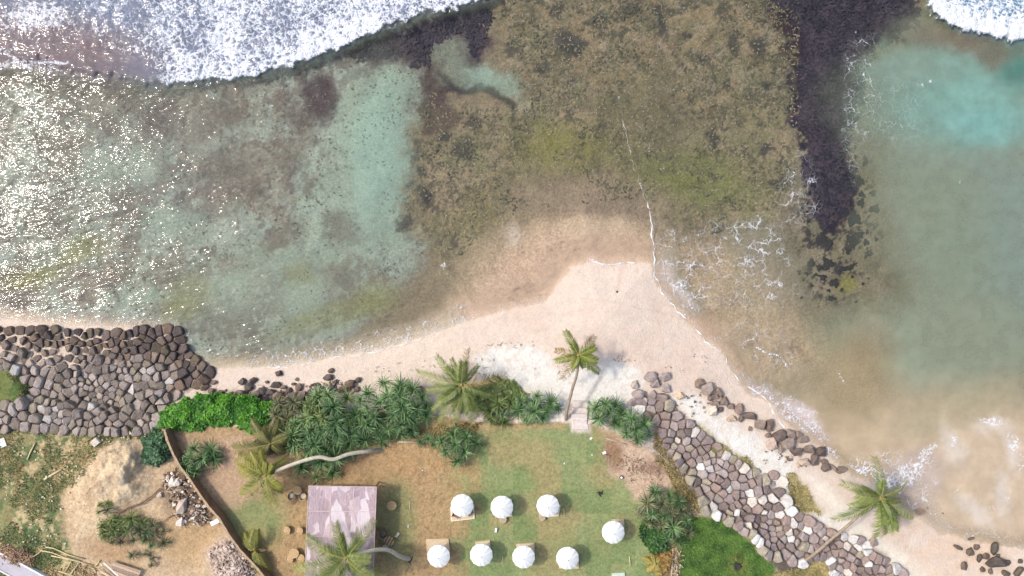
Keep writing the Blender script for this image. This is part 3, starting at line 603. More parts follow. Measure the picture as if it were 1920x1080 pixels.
def clip_cell(c, nb, rmax):
    poly = [(c[0]+rmax*math.cos(2*math.pi*k/14), c[1]+rmax*math.sin(2*math.pi*k/14)) for k in range(14)]
    for q in nb:
        mx, my = (c[0]+q[0])/2, (c[1]+q[1])/2; nx, ny = q[0]-c[0], q[1]-c[1]; out = []
        for i in range(len(poly)):
            a = poly[i]; b = poly[(i+1) % len(poly)]
            da = (a[0]-mx)*nx+(a[1]-my)*ny; db = (b[0]-mx)*nx+(b[1]-my)*ny
            if da <= 0: out.append(a)
            if (da < 0) != (db < 0) and abs(da-db) > 1e-9:
                t = da/(da-db); out.append((a[0]+(b[0]-a[0])*t, a[1]+(b[1]-a[1])*t))
        poly = out
        if len(poly) < 3: return None
    return poly

def pack(poly, hole, spacing, seed):
    r = np.random.default_rng(seed); xs = [p[0] for p in poly]; ys = [p[1] for p in poly]
    def inside(pts):
        a = poly_sd(pts[:, 0], pts[:, 1], poly) > 1
        if hole: a &= poly_sd(pts[:, 0], pts[:, 1], hole) < 0
        return a
    cand = np.stack([r.uniform(min(xs), max(xs), 30000), r.uniform(min(ys), max(ys), 30000)], -1).astype(np.float32)
    cand = cand[inside(cand)]; acc = []
    for p in cand:
        d = spacing*(0.62+0.66*float(vnoise(p[0], p[1], 25, seed)))*(0.66 if r.random() < 0.3 else 1.0)
        if all((p[0]-q[0])**2+(p[1]-q[1])**2 > d*d for q in acc): acc.append(p)
    pts = np.array(acc)
    # relax once or twice so the stones sit tight
    S_ = cand[:9000]
    for _ in range(2):
        near = np.argmin(((S_[:, None, :]-pts[None])**2).sum(-1), 1)
        for i in range(len(pts)):
            s = S_[near == i]
            if len(s) > 3: pts[i] = pts[i]*0.5+s.mean(0)*0.5
    return pts

def sea_wall(name, label, poly, hole, spacing, seed, colour, gap):
    pts = pack(poly, hole, spacing, seed); r = random.Random(seed)
    cx, cy = pts.mean(0); root = thing(name, G(cx, cy), label, 'sea wall'); rl = root.location
    n = 0
    for i, c in enumerate(pts):
        d = ((pts-c)**2).sum(1); nb = pts[np.argsort(d)[1:14]]
        cell = clip_cell(c, nb, spacing*0.72)
        if not cell: continue
        g_ = gap(c[0], c[1])*r.uniform(0.92, 1.04)
        if g_ <= 0: continue
        # cut the corners so that stones are blunt
        ct = np.mean(cell, 0); pl = []
        m_ = len(cell)
        for j in range(m_):
            a = np.array(cell[j]); b = np.array(cell[(j+1) % m_])
            if np.hypot(*(b-a)) < 1.2: continue
            pl.append(a+(b-a)*r.uniform(0.03, 0.14)); pl.append(a+(b-a)*r.uniform(0.86, 0.97))
        if len(pl) < 5: continue
        ro = r.gauss(0, 0.10); cr_, sr_ = math.cos(ro), math.sin(ro); ax, ay = g_*r.uniform(0.9, 1.08), g_*r.uniform(0.9, 1.08)
        pl = [np.array([((p-ct)[0]*cr_-(p-ct)[1]*sr_)*ax, ((p-ct)[0]*sr_+(p-ct)[1]*cr_)*ay]) for p in pl]
        rad = float(np.mean([np.hypot(*p) for p in pl]))/PPM
        top = rad*r.uniform(0.4, 1.0); tx, ty = r.gauss(0, 0.24), r.gauss(0, 0.24); ang = r.uniform(0, 6.28)
        base = G(ct[0], ct[1]); kk = (CAM_H-base.z)/CAM_H/PPM
        loc = [(p[0]*kk, -p[1]*kk) for p in pl]; L = len(loc); vs = []; 
        for s_, zz in ((0.96, -0.45), (1.0, 0.3*top), (0.95, 0.72*top), (0.74, 0.97*top)):
            for x, y in loc:
                j_ = r.uniform(0.96, 1.03); x2, y2 = x*s_*j_, y*s_*j_
                vs.append((x2, y2, zz+((tx*x2+ty*y2) if zz > 0 else 0)+(r.uniform(-0.03, 0.03) if zz > 0 else 0)))
        vs.append((r.uniform(-.1, .1)*rad, r.uniform(-.1, .1)*rad, top*r.uniform(1.0, 1.06))); fs = []
        for q in range(3):
            for e in range(L): fs.append((q*L+e, q*L+(e+1) % L, (q+1)*L+(e+1) % L, (q+1)*L+e))
        for e in range(L): fs.append((3*L+e, 3*L+(e+1) % L, 4*L))
        fs = [f[::-1] for f in fs]
        mb = MB(); mb.add(vs, fs); o = mb.obj('stone', STONE_M, root)
        o.location = base-rl+Vector((0, 0, r.uniform(-.08, .16))); o.color = alb4(colour(c[0], c[1], r)); n += 1
    return n
def colL(u, v, r):
    wet = max(0, min(1, (690-v+(u-150)*0.10)/45.0)); wet = max(wet, 1 if u > 335 else 0)
    a = np.array(r.choice([(164, 150, 142), (174, 160, 154), (150, 136, 126), (158, 146, 132), (184, 170, 164), (140, 128, 120)]), float)
    if r.random() < 0.05: a = np.array((204, 197, 192.))
    b = np.array(r.choice([(106, 92, 88), (120, 104, 96), (94, 84, 82), (132, 112, 98), (112, 100, 86)]), float)
    return a*(1-wet)+b*wet
WALL_L = [(-70, 618), (60, 616), (140, 620), (250, 620), (342, 614), (348, 662), (378, 682), (400, 698), (392, 716), (345, 728), (320, 750), (302, 772), (292, 800), (250, 812), (180, 808), (120, 806), (0, 806), (-70, 806)]
nL = sea_wall('sea_wall', 'sloping sea wall of packed brown and dark wet stones at the left edge', WALL_L, [(-90, 686), (20, 690), (46, 710), (66, 735), (46, 750), (20, 758), (-90, 768)], 19.5, 3, colL,
         lambda u, v: (random.uniform(0.72, 0.96) if (v < 690 and u < 250) else 0.97) if not (v < 680 and u < 240 and random.random() < 0.08) else 0)
def colR(u, v, r):
    q = r.random(); pale = 0.07+0.14*min(1, max(0, (v-880)/120))
    if q < pale: return r.choice([(232, 226, 222), (240, 236, 232), (216, 208, 204), (224, 212, 202)])
    return r.choice([(166, 150, 148), (176, 160, 156), (152, 136, 134), (186, 172, 168), (164, 144, 138), (172, 150, 142), (144, 128, 122), (180, 168, 150)])
WALL_R = [(1190, 752), (1222, 745), (1252, 750), (1262, 768), (1280, 782), (1312, 812), (1345, 838), (1392, 872), (1425, 888), (1468, 892), (1475, 925), (1482, 952), (1520, 978), (1560, 1000), (1615, 1012), (1640, 1040), (1680, 1062), (1715, 1110), (1570, 1110), (1560, 1060), (1535, 1045), (1490, 1062), (1450, 1052), (1420, 1022), (1388, 990), (1345, 968), (1312, 960), (1305, 915), (1285, 888), (1256, 850), (1232, 800), (1208, 775)]
nR = sea_wall('sea_wall', 'sea wall of packed grey, pink and white stones running down to the bottom right', WALL_R, None, 18.5, 5, colR, lambda u, v: 0.98 if random.random() > 0.06 else 0.7)

BOULDERS = []
for s in range(10):
    r = random.Random(100+s); bm = bmesh.new()
    for _ in range(15):
        v = Vector((r.gauss(0, 1), r.gauss(0, 1), r.gauss(0, 1))).normalized()*r.uniform(0.82, 1.05)
        bm.verts.new((v.x, v.y, v.z*0.8))
    bmesh.ops.convex_hull(bm, input=bm.verts); 
    for v in [v for v in bm.verts if not v.link_faces]: bm.verts.remove(v)
    bmesh.ops.bevel(bm, geom=list(bm.edges), offset=0.09, segments=1, affect='EDGES', clamp_overlap=True)
    bme = bpy.data.meshes.new('boulder'); bm.to_mesh(bme); bm.free(); bme.materials.append(BOULDER_M); BOULDERS.append(bme)
def boulder(u, v, rx, ry, ang, col, label, group, name='boulder', sink=0.3, hz=0.75):
    rx *= 1.28; ry *= 1.28; b = G(u, v); o = link(name, random.choice(BOULDERS)); s = (rx+ry)/2/PPM
    o.scale = (rx/PPM, ry/PPM, s*hz*1.2); o.rotation_euler = (random.uniform(-.3, .3), random.uniform(-.3, .3), math.radians(-ang)+0.0)
    o.location = (b.x, b.y, b.z+s*hz*(1-sink)*0.7); o.color = alb4(col); props(o, label, 'boulder', group); return o
DK = [(112, 98, 90), (100, 88, 84), (124, 108, 98), (134, 114, 102), (92, 82, 80)]
GRP1 = 'dark boulders on the sand below the bushes'; L1 = 'dark brown boulder on pale sand among the rocks above the pandanus bushes'
for (u, v, a, b) in [(456, 715, 8, 5), (477, 715, 7, 6), (467, 725, 8, 6), (501, 716, 4, 2.5), (493, 732, 8, 6), (519, 724, 8, 7), (532, 726, 6, 4), (543, 731, 6, 4), (561, 726, 6, 7), (552, 720, 5, 2.5), (557, 711, 3, 3),
                     (481, 740, 9, 7), (507, 736, 9, 6), (512, 743, 8, 5), (550, 745, 9, 8), (567, 744, 8, 10), (584, 736, 6, 7), (596, 722, 6, 4), (597, 729, 7, 6), (616, 707, 8, 5), (630, 716, 4, 4), (620, 717, 2.5, 3), (671, 712, 6, 4), (670, 729, 7, 4),
                     (470, 746, 12, 6), (535, 755, 14, 9), (552, 760, 10, 8), (524, 745, 9, 9), (572, 760, 8, 7), (585, 750, 7, 6), (787, 729, 7, 6), (754, 725, 4, 6), (402, 717, 5, 4), (386, 727, 7, 6), (398, 733, 8, 5), (412, 738, 9, 5), (500, 752, 9, 6), (645, 732, 10, 5), (560, 770, 9, 6), (625, 727, 8, 5)]:
    boulder(u, v, a*1.12, b*1.12, random.uniform(-25, 25), random.choice(DK), L1, GRP1)
boulder(524, 700, 8, 5.5, 5, (86, 76, 72), 'small dark boulder standing alone in the white wash at the water edge', None)
boulder(451, 739, 14, 8, -5, (118, 100, 88), 'broad brown boulder against the top of the bright green hedge', None)
boulder(425, 742, 13, 6, 0, (86, 76, 70), 'long low dark boulder lying along the bright green hedge', None)
boulder(657, 721, 11, 9, 0, (124, 104, 88), 'large brown boulder at the top end of the pandanus thicket', None)
boulder(621, 695, 6, 4.5, -25, (120, 100, 86), 'small brown stone lying highest on the sand above the dark rocks', None)
GRP2 = 'boulders in the ridge along the right-hand swash'; L2 = 'grey brown angular boulder in the ridge of rocks beside the right-hand swash'
GY = [(140, 122, 112), (126, 110, 102), (154, 136, 126), (116, 100, 94), (148, 126, 116)]
for (u, v, a, b, an) in [(1349, 736, 5, 11, -35), (1357, 751, 8, 7, 0), (1332, 746, 6, 5, 0), (1340, 744, 6, 6, 0), (1340, 756, 8, 5, 0), (1350, 768, 4, 6, 20), (1370, 761, 7, 5, 20), (1384, 766, 7, 10, 10), (1404, 779, 12, 7, 10), (1389, 785, 5, 6, 0), (1425, 796, 12, 9, 30),
                         (1440, 815, 6, 4, 0), (1460, 816, 13, 10, -20), (1482, 812, 12, 7, 30), (1491, 845, 10, 8, 0), (1504, 826, 10, 8, 10), (1515, 842, 10, 8, 10), (1526, 859, 7, 11, 15), (1545, 865, 6, 5, 0), (1547, 877, 9, 7, 20), (1560, 876, 9, 4, 40), (1575, 880, 9, 6, -20), (1406, 804, 3, 5, 0), (1496, 815, 8, 6, 40), (1462, 838, 5, 8, -20)]:
    boulder(u, v, a*1.08, b*1.08, an, random.choice(GY), L2, GRP2)
boulder(1311, 719, 10, 9, 0, (150, 128, 114), 'wedge-shaped brown boulder at the upper end of the swash ridge', None)
boulder(1326, 728, 14, 12, 0, (158, 142, 134), 'biggest grey boulder near the upper end of the swash ridge', None)
boulder(1337, 770, 12, 8, -30, (226, 208, 192), 'pale cream boulder on white sand below the upper swash ridge', None)
boulder(1370, 785, 9, 6, 0, (200, 174, 154), 'flat tan boulder half sunk in sand inside the swash ridge', None)
boulder(1441, 797, 7, 13, 8, (124, 106, 96), 'tall narrow boulder standing in the middle of the swash ridge', None)
boulder(1476, 831, 14, 12, 30, (150, 132, 124), 'broad grey boulder in the widest part of the swash ridge', None)
boulder(1446, 832, 12, 11, 0, (190, 168, 156), 'round pinkish boulder on the sand side of the swash ridge', None)
boulder(1539, 845, 11, 9, 20, (100, 86, 80), 'dark pointed boulder at the foam near the lower swash ridge', None)
boulder(1507, 865, 13, 6, 5, (206, 182, 164), 'low sandy boulder half buried behind the lower swash ridge', None)
boulder(1480, 862, 7, 2.5, 10, (140, 120, 108), 'thin flat stone lying on white sand behind the swash ridge', None)
boulder(1275, 742, 9, 6, -20, (220, 190, 160), 'lone sand-coloured boulder between the two heaps at the wall top', None)
GRP3 = 'grey boulders heaped at the upper end of the right sea wall'; L3 = 'grey lilac boulder heaped at the upper end of the right-hand sea wall'
for (u, v, a, b, an) in [(1219, 706, 12, 9, 0), (1245, 705, 11, 8, -10), (1227, 719, 9, 9, 0), (1245, 728, 11, 8, 20), (1196, 738, 11, 8, 10), (1224, 740, 9, 7, -20), (1241, 746, 12, 9, 10), (1205, 747, 11, 5, 30), (1258, 756, 8, 6, 40), (1188, 756, 10, 8, 0)]:
    boulder(u, v, a*1.05, b*1.05, an, random.choice([(166, 150, 146), (178, 160, 154), (190, 172, 164), (150, 134, 128)]), L3, GRP3)
boulder(1190, 720, 8, 7, 0, (198, 180, 168), 'single pale round boulder on white sand left of the wall heap', None)
GRP4 = 'dark rocks in the shallows at the bottom right'; L4 = 'dark rock in the shallows at the bottom right corner'
for (u, v, a, b, an) in [(1820, 1010, 7, 4, -10), (1829, 1025, 6, 7, 0), (1817, 1033, 9, 8, 0), (1835, 1046, 6, 9, 10), (1847, 1042, 8, 7, 0), (1886, 1054, 7, 7, 0), (1841, 1067, 6, 6, 0), (1856, 1070, 5, 6, 0), (1912, 1052, 5, 6, 0), (1884, 1074, 9, 6, 30), (1910, 1071, 13, 9, -30), (1870, 1042, 5, 5, 0)]:
    boulder(u, v, a, b, an, random.choice([(96, 84, 74), (110, 92, 80), (84, 76, 70)]), L4, GRP4) if 0 else boulder(u, v, a*0.85, b*0.85, an, random.choice([(106, 92, 80), (120, 102, 88), (92, 82, 74)]), L4, GRP4)
boulder(1795, 1026, 10, 3.5, 30, (108, 92, 82), 'slim dark rock lying slanted at the bottom right shallows', None)
boulder(1862, 1028, 7, 13, 0, (92, 86, 76), 'tall dark rock standing out of the bottom right rock group', None)
boulder(1863, 1053, 17, 10, -5, (88, 78, 72), 'largest dark rock in the bottom right rock group', None)
boulder(1806, 1060, 7, 8, 0, (126, 106, 92), 'brown rock on wet sand left of the bottom right group', None)
boulder(1764, 959, 7, 7, 0, (96, 82, 72), 'dark square rock alone in tan water right of the leaning palm', None)
boulder(1755, 909, 3, 6, 0, (84, 76, 66), 'small upright dark rock alone farther out in tan water', None, sink=0.0, hz=1.4)
boulder(1724, 940, 4, 3.5, 0, (52, 48, 46), 'small black rock in foam right of the leaning palm', None)
boulder(1724, 958, 9, 6, 0, (168, 142, 124), 'low tan rock in foam right of the leaning palm', None)
boulder(1736, 951, 4, 6, 0, (150, 128, 112), 'narrow brown rock in foam beside the low tan rock', None)
boulder(1634, 1017, 8, 9, 0, (164, 144, 134), 'lone grey boulder on sand off the lower end of the sea wall', None)
boulder(1690, 1073, 6, 9, -10, (176, 158, 146), 'grey boulder on sand at the bottom edge beyond the sea wall', None)
boulder(1157, 547, 2.2, 1.8, 0, (70, 58, 52), 'tiny dark lump alone on the wet sand of the spit', None)
# coral heads and rocks under water
CORAL_M = simple_mat('submerged_rock', (66, 66, 66), 0.95, 0.35, 2.5, 0.1)
CORALS = []
for s in range(5):
    r = random.Random(200+s); bm = bmesh.new(); bmesh.ops.create_icosphere(bm, subdivisions=3, radius=1)
    for v in bm.verts:
        a = math.atan2(v.co.y, v.co.x); q = 1+0.22*math.sin(3*a+s)+0.16*math.sin(5*a+2*s)+0.12*math.sin(9*a+s)+r.uniform(-.1, .1); v.co = (v.co.x*q, v.co.y*q, v.co.z*r.uniform(0.8, 1.1))
    bme = bpy.data.meshes.new('coral_head'); bm.to_mesh(bme); bm.free(); bme.materials.append(CORAL_M); CORALS.append(bme)
for (u, v, a, b) in [(1616, 365, 8, 5), (1637, 362, 7, 6), (1640, 392, 10, 8), (1614, 380, 7, 8), (1601, 410, 13, 14), (1598, 455, 10, 16), (1612, 440, 8, 6), (1624, 455, 6, 6), (1643, 449, 4, 4), (1626, 435, 3, 5), (1553, 460, 7, 14), (1540, 448, 12, 10), (1521, 494, 8, 8), (1552, 495, 11, 11), (1578, 505, 10, 6), (1595, 500, 12, 5), (1537, 503, 6, 5),
                     (1565, 531, 9, 8), (1543, 520, 8, 6), (1560, 560, 9, 4), (1522, 535, 4, 4), (1498, 510, 4, 5), (1512, 513, 4, 3), (1506, 525, 2, 3), (1578, 543, 3, 4), (1598, 519, 3, 3), (1628, 522, 2, 2), (1618, 532, 3, 3), (1613, 341, 8, 9), (1622, 302, 5, 10), (1605, 320, 5, 5), (1530, 515, 5, 3), (1503, 558, 3, 3), (1554, 545, 4, 3), (1605, 566, 3, 3), (1590, 470, 6, 7)]:
    o = link('coral_head', random.choice(CORALS)); p = G(u, v); o.location = p; o.scale = (a*0.98/PPM, b*0.98/PPM, 0.16); o.rotation_euler[2] = random.uniform(-.6, .6)
    props(o, 'dark submerged coral head scattered beside the lower end of the purple weed band', 'coral', 'submerged coral heads')

# ================================================================== VEGETATION
PAND_M = leaf_mat('pandanus_leaf', (50, 94, 56), (156, 190, 124), 0.5, 0.22, 0.15)
PANDY_M = leaf_mat('pandanus_leaf_yellow', (86, 112, 58), (170, 184, 112), 0.5, 0.25, 0.15)
PANDG_M = leaf_mat('pandanus_leaf_dull', (84, 96, 66), (168, 166, 122), 0.6, 0.2, 0.15)
PALM_M = leaf_mat('palm_leaflet', (78, 110, 50), (184, 190, 108), 0.5, 0.3, 0.15)
PALMY_M = leaf_mat('palm_leaflet_yellow', (112, 126, 56), (206, 196, 96), 0.5, 0.3, 0.15)
RACHIS_M = simple_mat('palm_rachis', (178, 166, 96), 0.6, 0.2, 2)
DRY_M = leaf_mat('dry_frond', (140, 112, 78), (196, 168, 122), 0.7, 0.2, 0.15)
BRIGHT_M = leaf_mat('bright_leaf', (44, 108, 24), (122, 190, 52), 0.45, 0.25, 0.1)
DARKLEAF_M = leaf_mat('dark_leaf', (46, 84, 54), (96, 140, 92), 0.5, 0.2, 0.1)
TRUNK_M = simple_mat('palm_trunk_bark', (166, 146, 124), 0.85, 0.25, 3, 0.03)
GREYTRUNK_M = simple_mat('grey_palm_bark', (206, 194, 174), 0.85, 0.18, 3, 0.03)
STEM_M = simple_mat('pandanus_stem', (150, 132, 108), 0.9, 0.25, 3)
GRASS_M = leaf_mat('grass_blade', (64, 108, 44), (136, 176, 80), 0.6, 0.25, 0.0)
WEED_M = leaf_mat('weed_blade', (96, 114, 64), (182, 176, 122), 0.7, 0.2, 0.0)
CREEP_M = leaf_mat('creeper_leaf', (124, 116, 70), (192, 176, 118), 0.7, 0.2, 0.0)

class Leaves:
    """fast collector for many small leaf strips with a tone attribute"""
    def __init__(s): s.v = []; s.f = []; s.t = []; s.m = []
    def strip(s, pts, widths, side, tone, mi=0):
        b = len(s.v)
        for p, wd in zip(pts, widths):
            if wd <= 0: s.v.append(tuple(p)); s.t.append(tone)
            else:
                s.v.append(tuple(p-side*wd)); s.v.append(tuple(p+side*wd)); s.t += [tone, tone]
        i = b
        for k in range(len(pts)-1):
            if widths[k+1] <= 0: s.f.append((i, i+1, i+2)); i += 2
            else: s.f.append((i, i+1, i+3, i+2)); i += 2
            s.m.append(mi)
    def mesh(s, name, mats):
        me = bpy.data.meshes.new(name); me.from_pydata(s.v, [], s.f)
        a = me.attributes.new('tone', 'FLOAT', 'POINT'); a.data.foreach_set('value', np.array(s.t, np.float32))
        me.polygons.foreach_set('material_index', s.m)
        for m in mats: me.materials.append(m)
        me.update(); return me

def rosette_mesh(seed, mat, n=58, length=1.5, wid=0.05):
    r = random.Random(seed); n = r.randint(48, 76); length *= r.uniform(0.85, 1.15); wid *= r.uniform(0.75, 1.0); L = Leaves()
    for i in range(n):
        az = i*2.39996+r.uniform(-.25, .25); t = (i+0.5)/n; el = math.radians(84-100*t**0.9+r.uniform(-8, 8)); ln = length*(0.62+0.38*math.sin(math.pi*min(1, t*1.1)))*r.uniform(0.85, 1.12)
        d = Vector((math.cos(az), math.sin(az), 0)); side = Vector((-math.sin(az), math.cos(az), 0.0)); side = (side+Vector((0, 0, r.uniform(-.6, .6)))).normalized()
        p = Vector((0, 0, 0))+d*0.06; pts = [p.copy()]; e = el; ws = [wid*0.8]
        bendr = r.uniform(0.15, 0.85)
        for k in range(4):
            p = p+(d*math.cos(e)+Vector((0, 0, 1))*math.sin(e))*ln/4; e -= bendr*(0.6+0.3*k); pts.append(p.copy()); ws.append(wid*(1.0, 0.9, 0.6, 0)[k])
        L.strip(pts, ws, side, min(1, max(0, 0.5+r.uniform(-.5, .5)-0.1*t)))
    return L.mesh('leaf_rosette', [mat])
ROS = {m: [rosette_mesh(s+i*20, mt) for s in range(8)] for i, (m, mt) in enumerate((('g', PAND_M), ('y', PANDY_M), ('d', PANDG_M)))}

def pandanus(cu, cv, ru, rv, h, n, label, kind='g', size=1.0, group=None, ang=0, seed=1, name='pandanus_shrub'):
    r = random.Random(seed); zb = zt(cu, cv); base = P(cu, cv, zb+h*0.55); base.z = zb; k = (CAM_H-zb-h*0.6)/CAM_H/PPM
    root = thing(name, base, label, 'shrub', group)
    acc = []; tries = 0; ca, sa = math.cos(math.radians(ang)), math.sin(math.radians(ang))
    md = 1.55*math.sqrt(math.pi*0.8/n)*0.62
    while len(acc) < n and tries < 6000:
        tries += 1; x, y = r.uniform(-1, 1), r.uniform(-1, 1)
        if x*x+y*y > 0.86: continue
        if all((x-a)**2+(y-b)**2 > md*md for a, b in acc): acc.append((x, y))
        if tries % 600 == 0: md *= 0.9
    st = MB(); col = kind
    for x, y in acc:
        rr = math.hypot(x, y); X = (x*ru*ca-y*rv*sa)*k; Y = -(x*ru*sa+y*rv*ca)*k
        zz = h*(0.42+0.58*math.sqrt(max(0, 1-rr*rr)))*r.uniform(0.85, 1.1)
        kk = col if isinstance(col, str) and len(col) == 1 else r.choice(col)
        o = link('leaf_rosette', r.choice(ROS[kk]), root); o.location = (X, Y, zz)
        az = math.atan2(Y, X); tilt = rr*0.85+r.uniform(-.1, .1)
        o.rotation_euler = (Matrix.Rotation(az, 3, 'Z') @ Matrix.Rotation(tilt, 3, 'Y') @ Matrix.Rotation(r.uniform(0, 6.28), 3, 'Z')).to_euler()
        s_ = size*r.uniform(0.72, 1.22); o.scale = (s_*r.uniform(.9, 1.1), s_*r.uniform(.9, 1.1), s_*r.uniform(.8, 1.1))
        m_ = Vector((X*0.55, Y*0.55, zz*0.45)); st.tube([Vector((X*0.2, Y*0.2, -0.1)), m_, Vector((X, Y, zz))], [0.1, 0.08, 0.07], 5)
    st.obj('stem', STEM_M, root); return root

pandanus(612, 815, 70, 54, 1.9, 24, 'pandanus thicket with big rosettes at the lower left of the hedge line', 'g', 1.2, seed=3)
pandanus(628, 768, 46, 40, 2.4, 12, 'bright yellow-green topped pandanus just below the dark boulders', 'gy', 1.2, seed=4)
pandanus(735, 767, 72, 54, 2.6, 26, 'large blue-green pandanus thicket left of the bigger beach palm', 'g', 1.1, seed=5)
pandanus(690, 806, 44, 28, 1.5, 10, 'dark shaded pandanus tucked above the fallen grey trunk', 'g', 1.15, seed=6)
pandanus(600, 874, 38, 28, 1.0, 7, 'pandanus clump in front of the curved palm trunk by the shelter', 'g', 1.1, seed=7)
pandanus(375, 860, 30, 25, 1.5, 7, 'round pandanus clump on bare soil right of the boundary wall', 'g', 1.0, seed=8)
pandanus(858, 838, 38, 28, 1.6, 8, 'round pandanus clump drooping over the top edge of the lawn', 'g', 1.05, seed=9)
pandanus(802, 822, 18, 14, 1.0, 3, 'small pandanus with bare stems beside the clump on the lawn edge', 'g', 0.9, seed=10)
pandanus(1005, 766, 46, 27, 1.7, 10, 'pandanus hedge between the bigger palm and the stone steps', 'g', 1.0, seed=11)
pandanus(945, 770, 36, 22, 1.2, 7, 'lighter green pandanus at the right foot of the bigger beach palm', 'gy', 0.95, seed=12)
pandanus(1138, 775, 34, 20, 1.5, 7, 'pandanus clump right of the stone steps', 'g', 0.9, seed=13)
pandanus(1188, 803, 34, 26, 1.5, 8, 'pandanus clump beside the upper end of the right-hand sea wall', 'g', 0.9, ang=35, seed=14)
pandanus(1234, 950, 42, 32, 2.0, 11, 'grey-green pandanus at the right edge of the lawn, upper half of the pair', 'gd', 0.95, seed=15)
pandanus(1268, 985, 34, 32, 1.9, 8, 'grey-green pandanus leaning over the lush grass bank', 'gd', 0.95, seed=16)
pandanus(540, 772, 32, 22, 1.0, 6, 'dull grey pandanus between the bright hedge and the thicket', 'd', 0.9, seed=17)
pandanus(492, 775, 16, 18, 1.0, 3, 'small pandanus at the right end of the bright green hedge', 'gd', 0.8, seed=18)
pandanus(235, 995, 50, 28, 0.9, 17, 'sprawling dull pandanus scrub on the sandy mound', 'ddy', 0.7, seed=19)
pandanus(285, 1005, 28, 30, 0.8, 9, 'thin dull pandanus scrub right of the sprawling one', 'ddg', 0.66, seed=20)
pandanus(200, 955, 20, 12, 0.7, 4, 'small pandanus tip at the upper left of the sprawling scrub', 'dy', 0.5, seed=21)
pandanus(248, 1042, 8, 8, 0.5, 1, 'single dark pandanus rosette on tan soil above the planks', 'd', 0.55, seed=22)
pandanus(283, 1048, 20, 12, 0.6, 3, 'low pandanus rosettes right of the plank pile', 'd', 0.55, seed=23)

def leafy(poly, h, n, label, mat, leaf=0.2, seed=1, name='leafy_shrub', zb=None):
    r = random.Random(seed); xs = [p[0] for p in poly]; ys = [p[1] for p in poly]; cu, cv = np.mean(xs), np.mean(ys)
    zb = zt(cu, cv) if zb is None else zb; base = P(cu, cv, zb+h*0.6); base.z = zb; root = thing(name, base, label, 'shrub'); L = Leaves()
    rr = np.random.default_rng(seed); U = rr.uniform(min(xs)-3, max(xs)+3, n*3).astype(np.float32); V = rr.uniform(min(ys)-3, max(ys)+3, n*3).astype(np.float32)
    U2 = U+(vnoise(U, V, 12, 3)-.5)*12; V2 = V+(vnoise(U, V, 12, 5)-.5)*12
    d = poly_sd(U2, V2, poly); ok = d > -1
    U, V, d = U[ok][:n], V[ok][:n], d[ok][:n]; cl = fbm(U, V, 13, 2, 7)
    mdp = float(d.max()); k = (CAM_H-zb-h*0.6)/CAM_H/PPM
    for u, v, dd, c in zip(U, V, d, cl):
        dome = math.sqrt(max(0.02, min(1, dd/(mdp*0.55)))); z = h*dome*(0.62+0.5*float(c))*(1-0.4*r.random()**3)
        p = Vector(((u-cu)*k, -(v-cv)*k, z)); az = r.uniform(0, 6.28); el = r.uniform(-.5, .7); dr = Vector((math.cos(az)*math.cos(el), math.sin(az)*math.cos(el), math.sin(el)))
        sd_ = dr.cross(Vector((r.uniform(-.5, .5), r.uniform(-.5, .5), 1))).normalized(); s_ = leaf*r.uniform(0.7, 1.3)
        L.strip([p, p+dr*s_*0.5, p+dr*s_], [s_*0.12, s_*0.34, 0], sd_, min(1, max(0, 0.5+(float(c)-0.5)*1.4+r.uniform(-.3, .3))))
    link('foliage', L.mesh('foliage', [mat]), root)
    st = MB()
    for i in range(7):
        a = Vector((r.uniform(-.3, .3)*(max(xs)-min(xs))*k*1.2, r.uniform(-.3, .3)*(max(ys)-min(ys))*k, -0.1)); st.tube([a, a+Vector((r.uniform(-.2, .2), r.uniform(-.2, .2), h*0.35)), a+Vector((r.uniform(-.5, .5), r.uniform(-.4, .4), h*0.62))], [0.07, 0.05, 0.03], 5)
    st.obj('stem', STEM_M, root); return root
leafy([(290, 802), (300, 778), (330, 757), (365, 744), (415, 742), (470, 748), (510, 758), (520, 775), (500, 790), (485, 812), (465, 816), (440, 800), (400, 800), (372, 812), (335, 812), (310, 810)], 1.5, 9000, 'bright green leafy hedge spreading over the end of the left sea wall', BRIGHT_M, 0.30, 2, 'leafy_hedge')
leafy([(265, 840), (268, 818), (285, 808), (305, 815), (314, 835), (312, 862), (290, 874), (266, 866)], 1.5, 1900, 'dark green bushy shrub left of the boundary wall top', DARKLEAF_M, 0.28, 3)
leafy([(1203, 990), (1220, 980), (1250, 985), (1262, 1005), (1250, 1028), (1228, 1036), (1206, 1020)], 1.2, 1900, 'dark leafy shrub under the pandanus at the right of the lawn', leaf_mat('dark_leaf_green', (40, 78, 34), (84, 128, 56), 0.5, 0.2, 0.1), 0.28, 4)
leafy([(1222, 1040), (1240, 1030), (1258, 1038), (1258, 1065), (1240, 1085), (1222, 1075)], 0.9, 700, 'dry golden brown shrub at the bottom right of the lawn', leaf_mat('golden_leaf', (168, 128, 70), (214, 182, 110), 0.6, 0.25, 0.1), 0.34, 5)
leafy([(905, 722), (935, 712), (965, 722), (990, 742), (960, 775), (905, 785), (860, 785), (830, 775), (850, 740)], 0.8, 3200, 'light green bushy ground plants around the foot of the bigger beach palm', leaf_mat('pale_leaf', (122, 146, 78), (190, 198, 126), 0.6, 0.25, 0.1), 0.42, 6, 'low_shrub')
leafy([(530, 785), (560, 790), (562, 830), (535, 850), (500, 850), (480, 830), (500, 800)], 0.8, 900, 'shaded brown-green undergrowth below the young palm', leaf_mat('shade_leaf', (92, 96, 60), (132, 128, 84), 0.6, 0.25, 0.1), 0.4, 7, 'low_shrub')

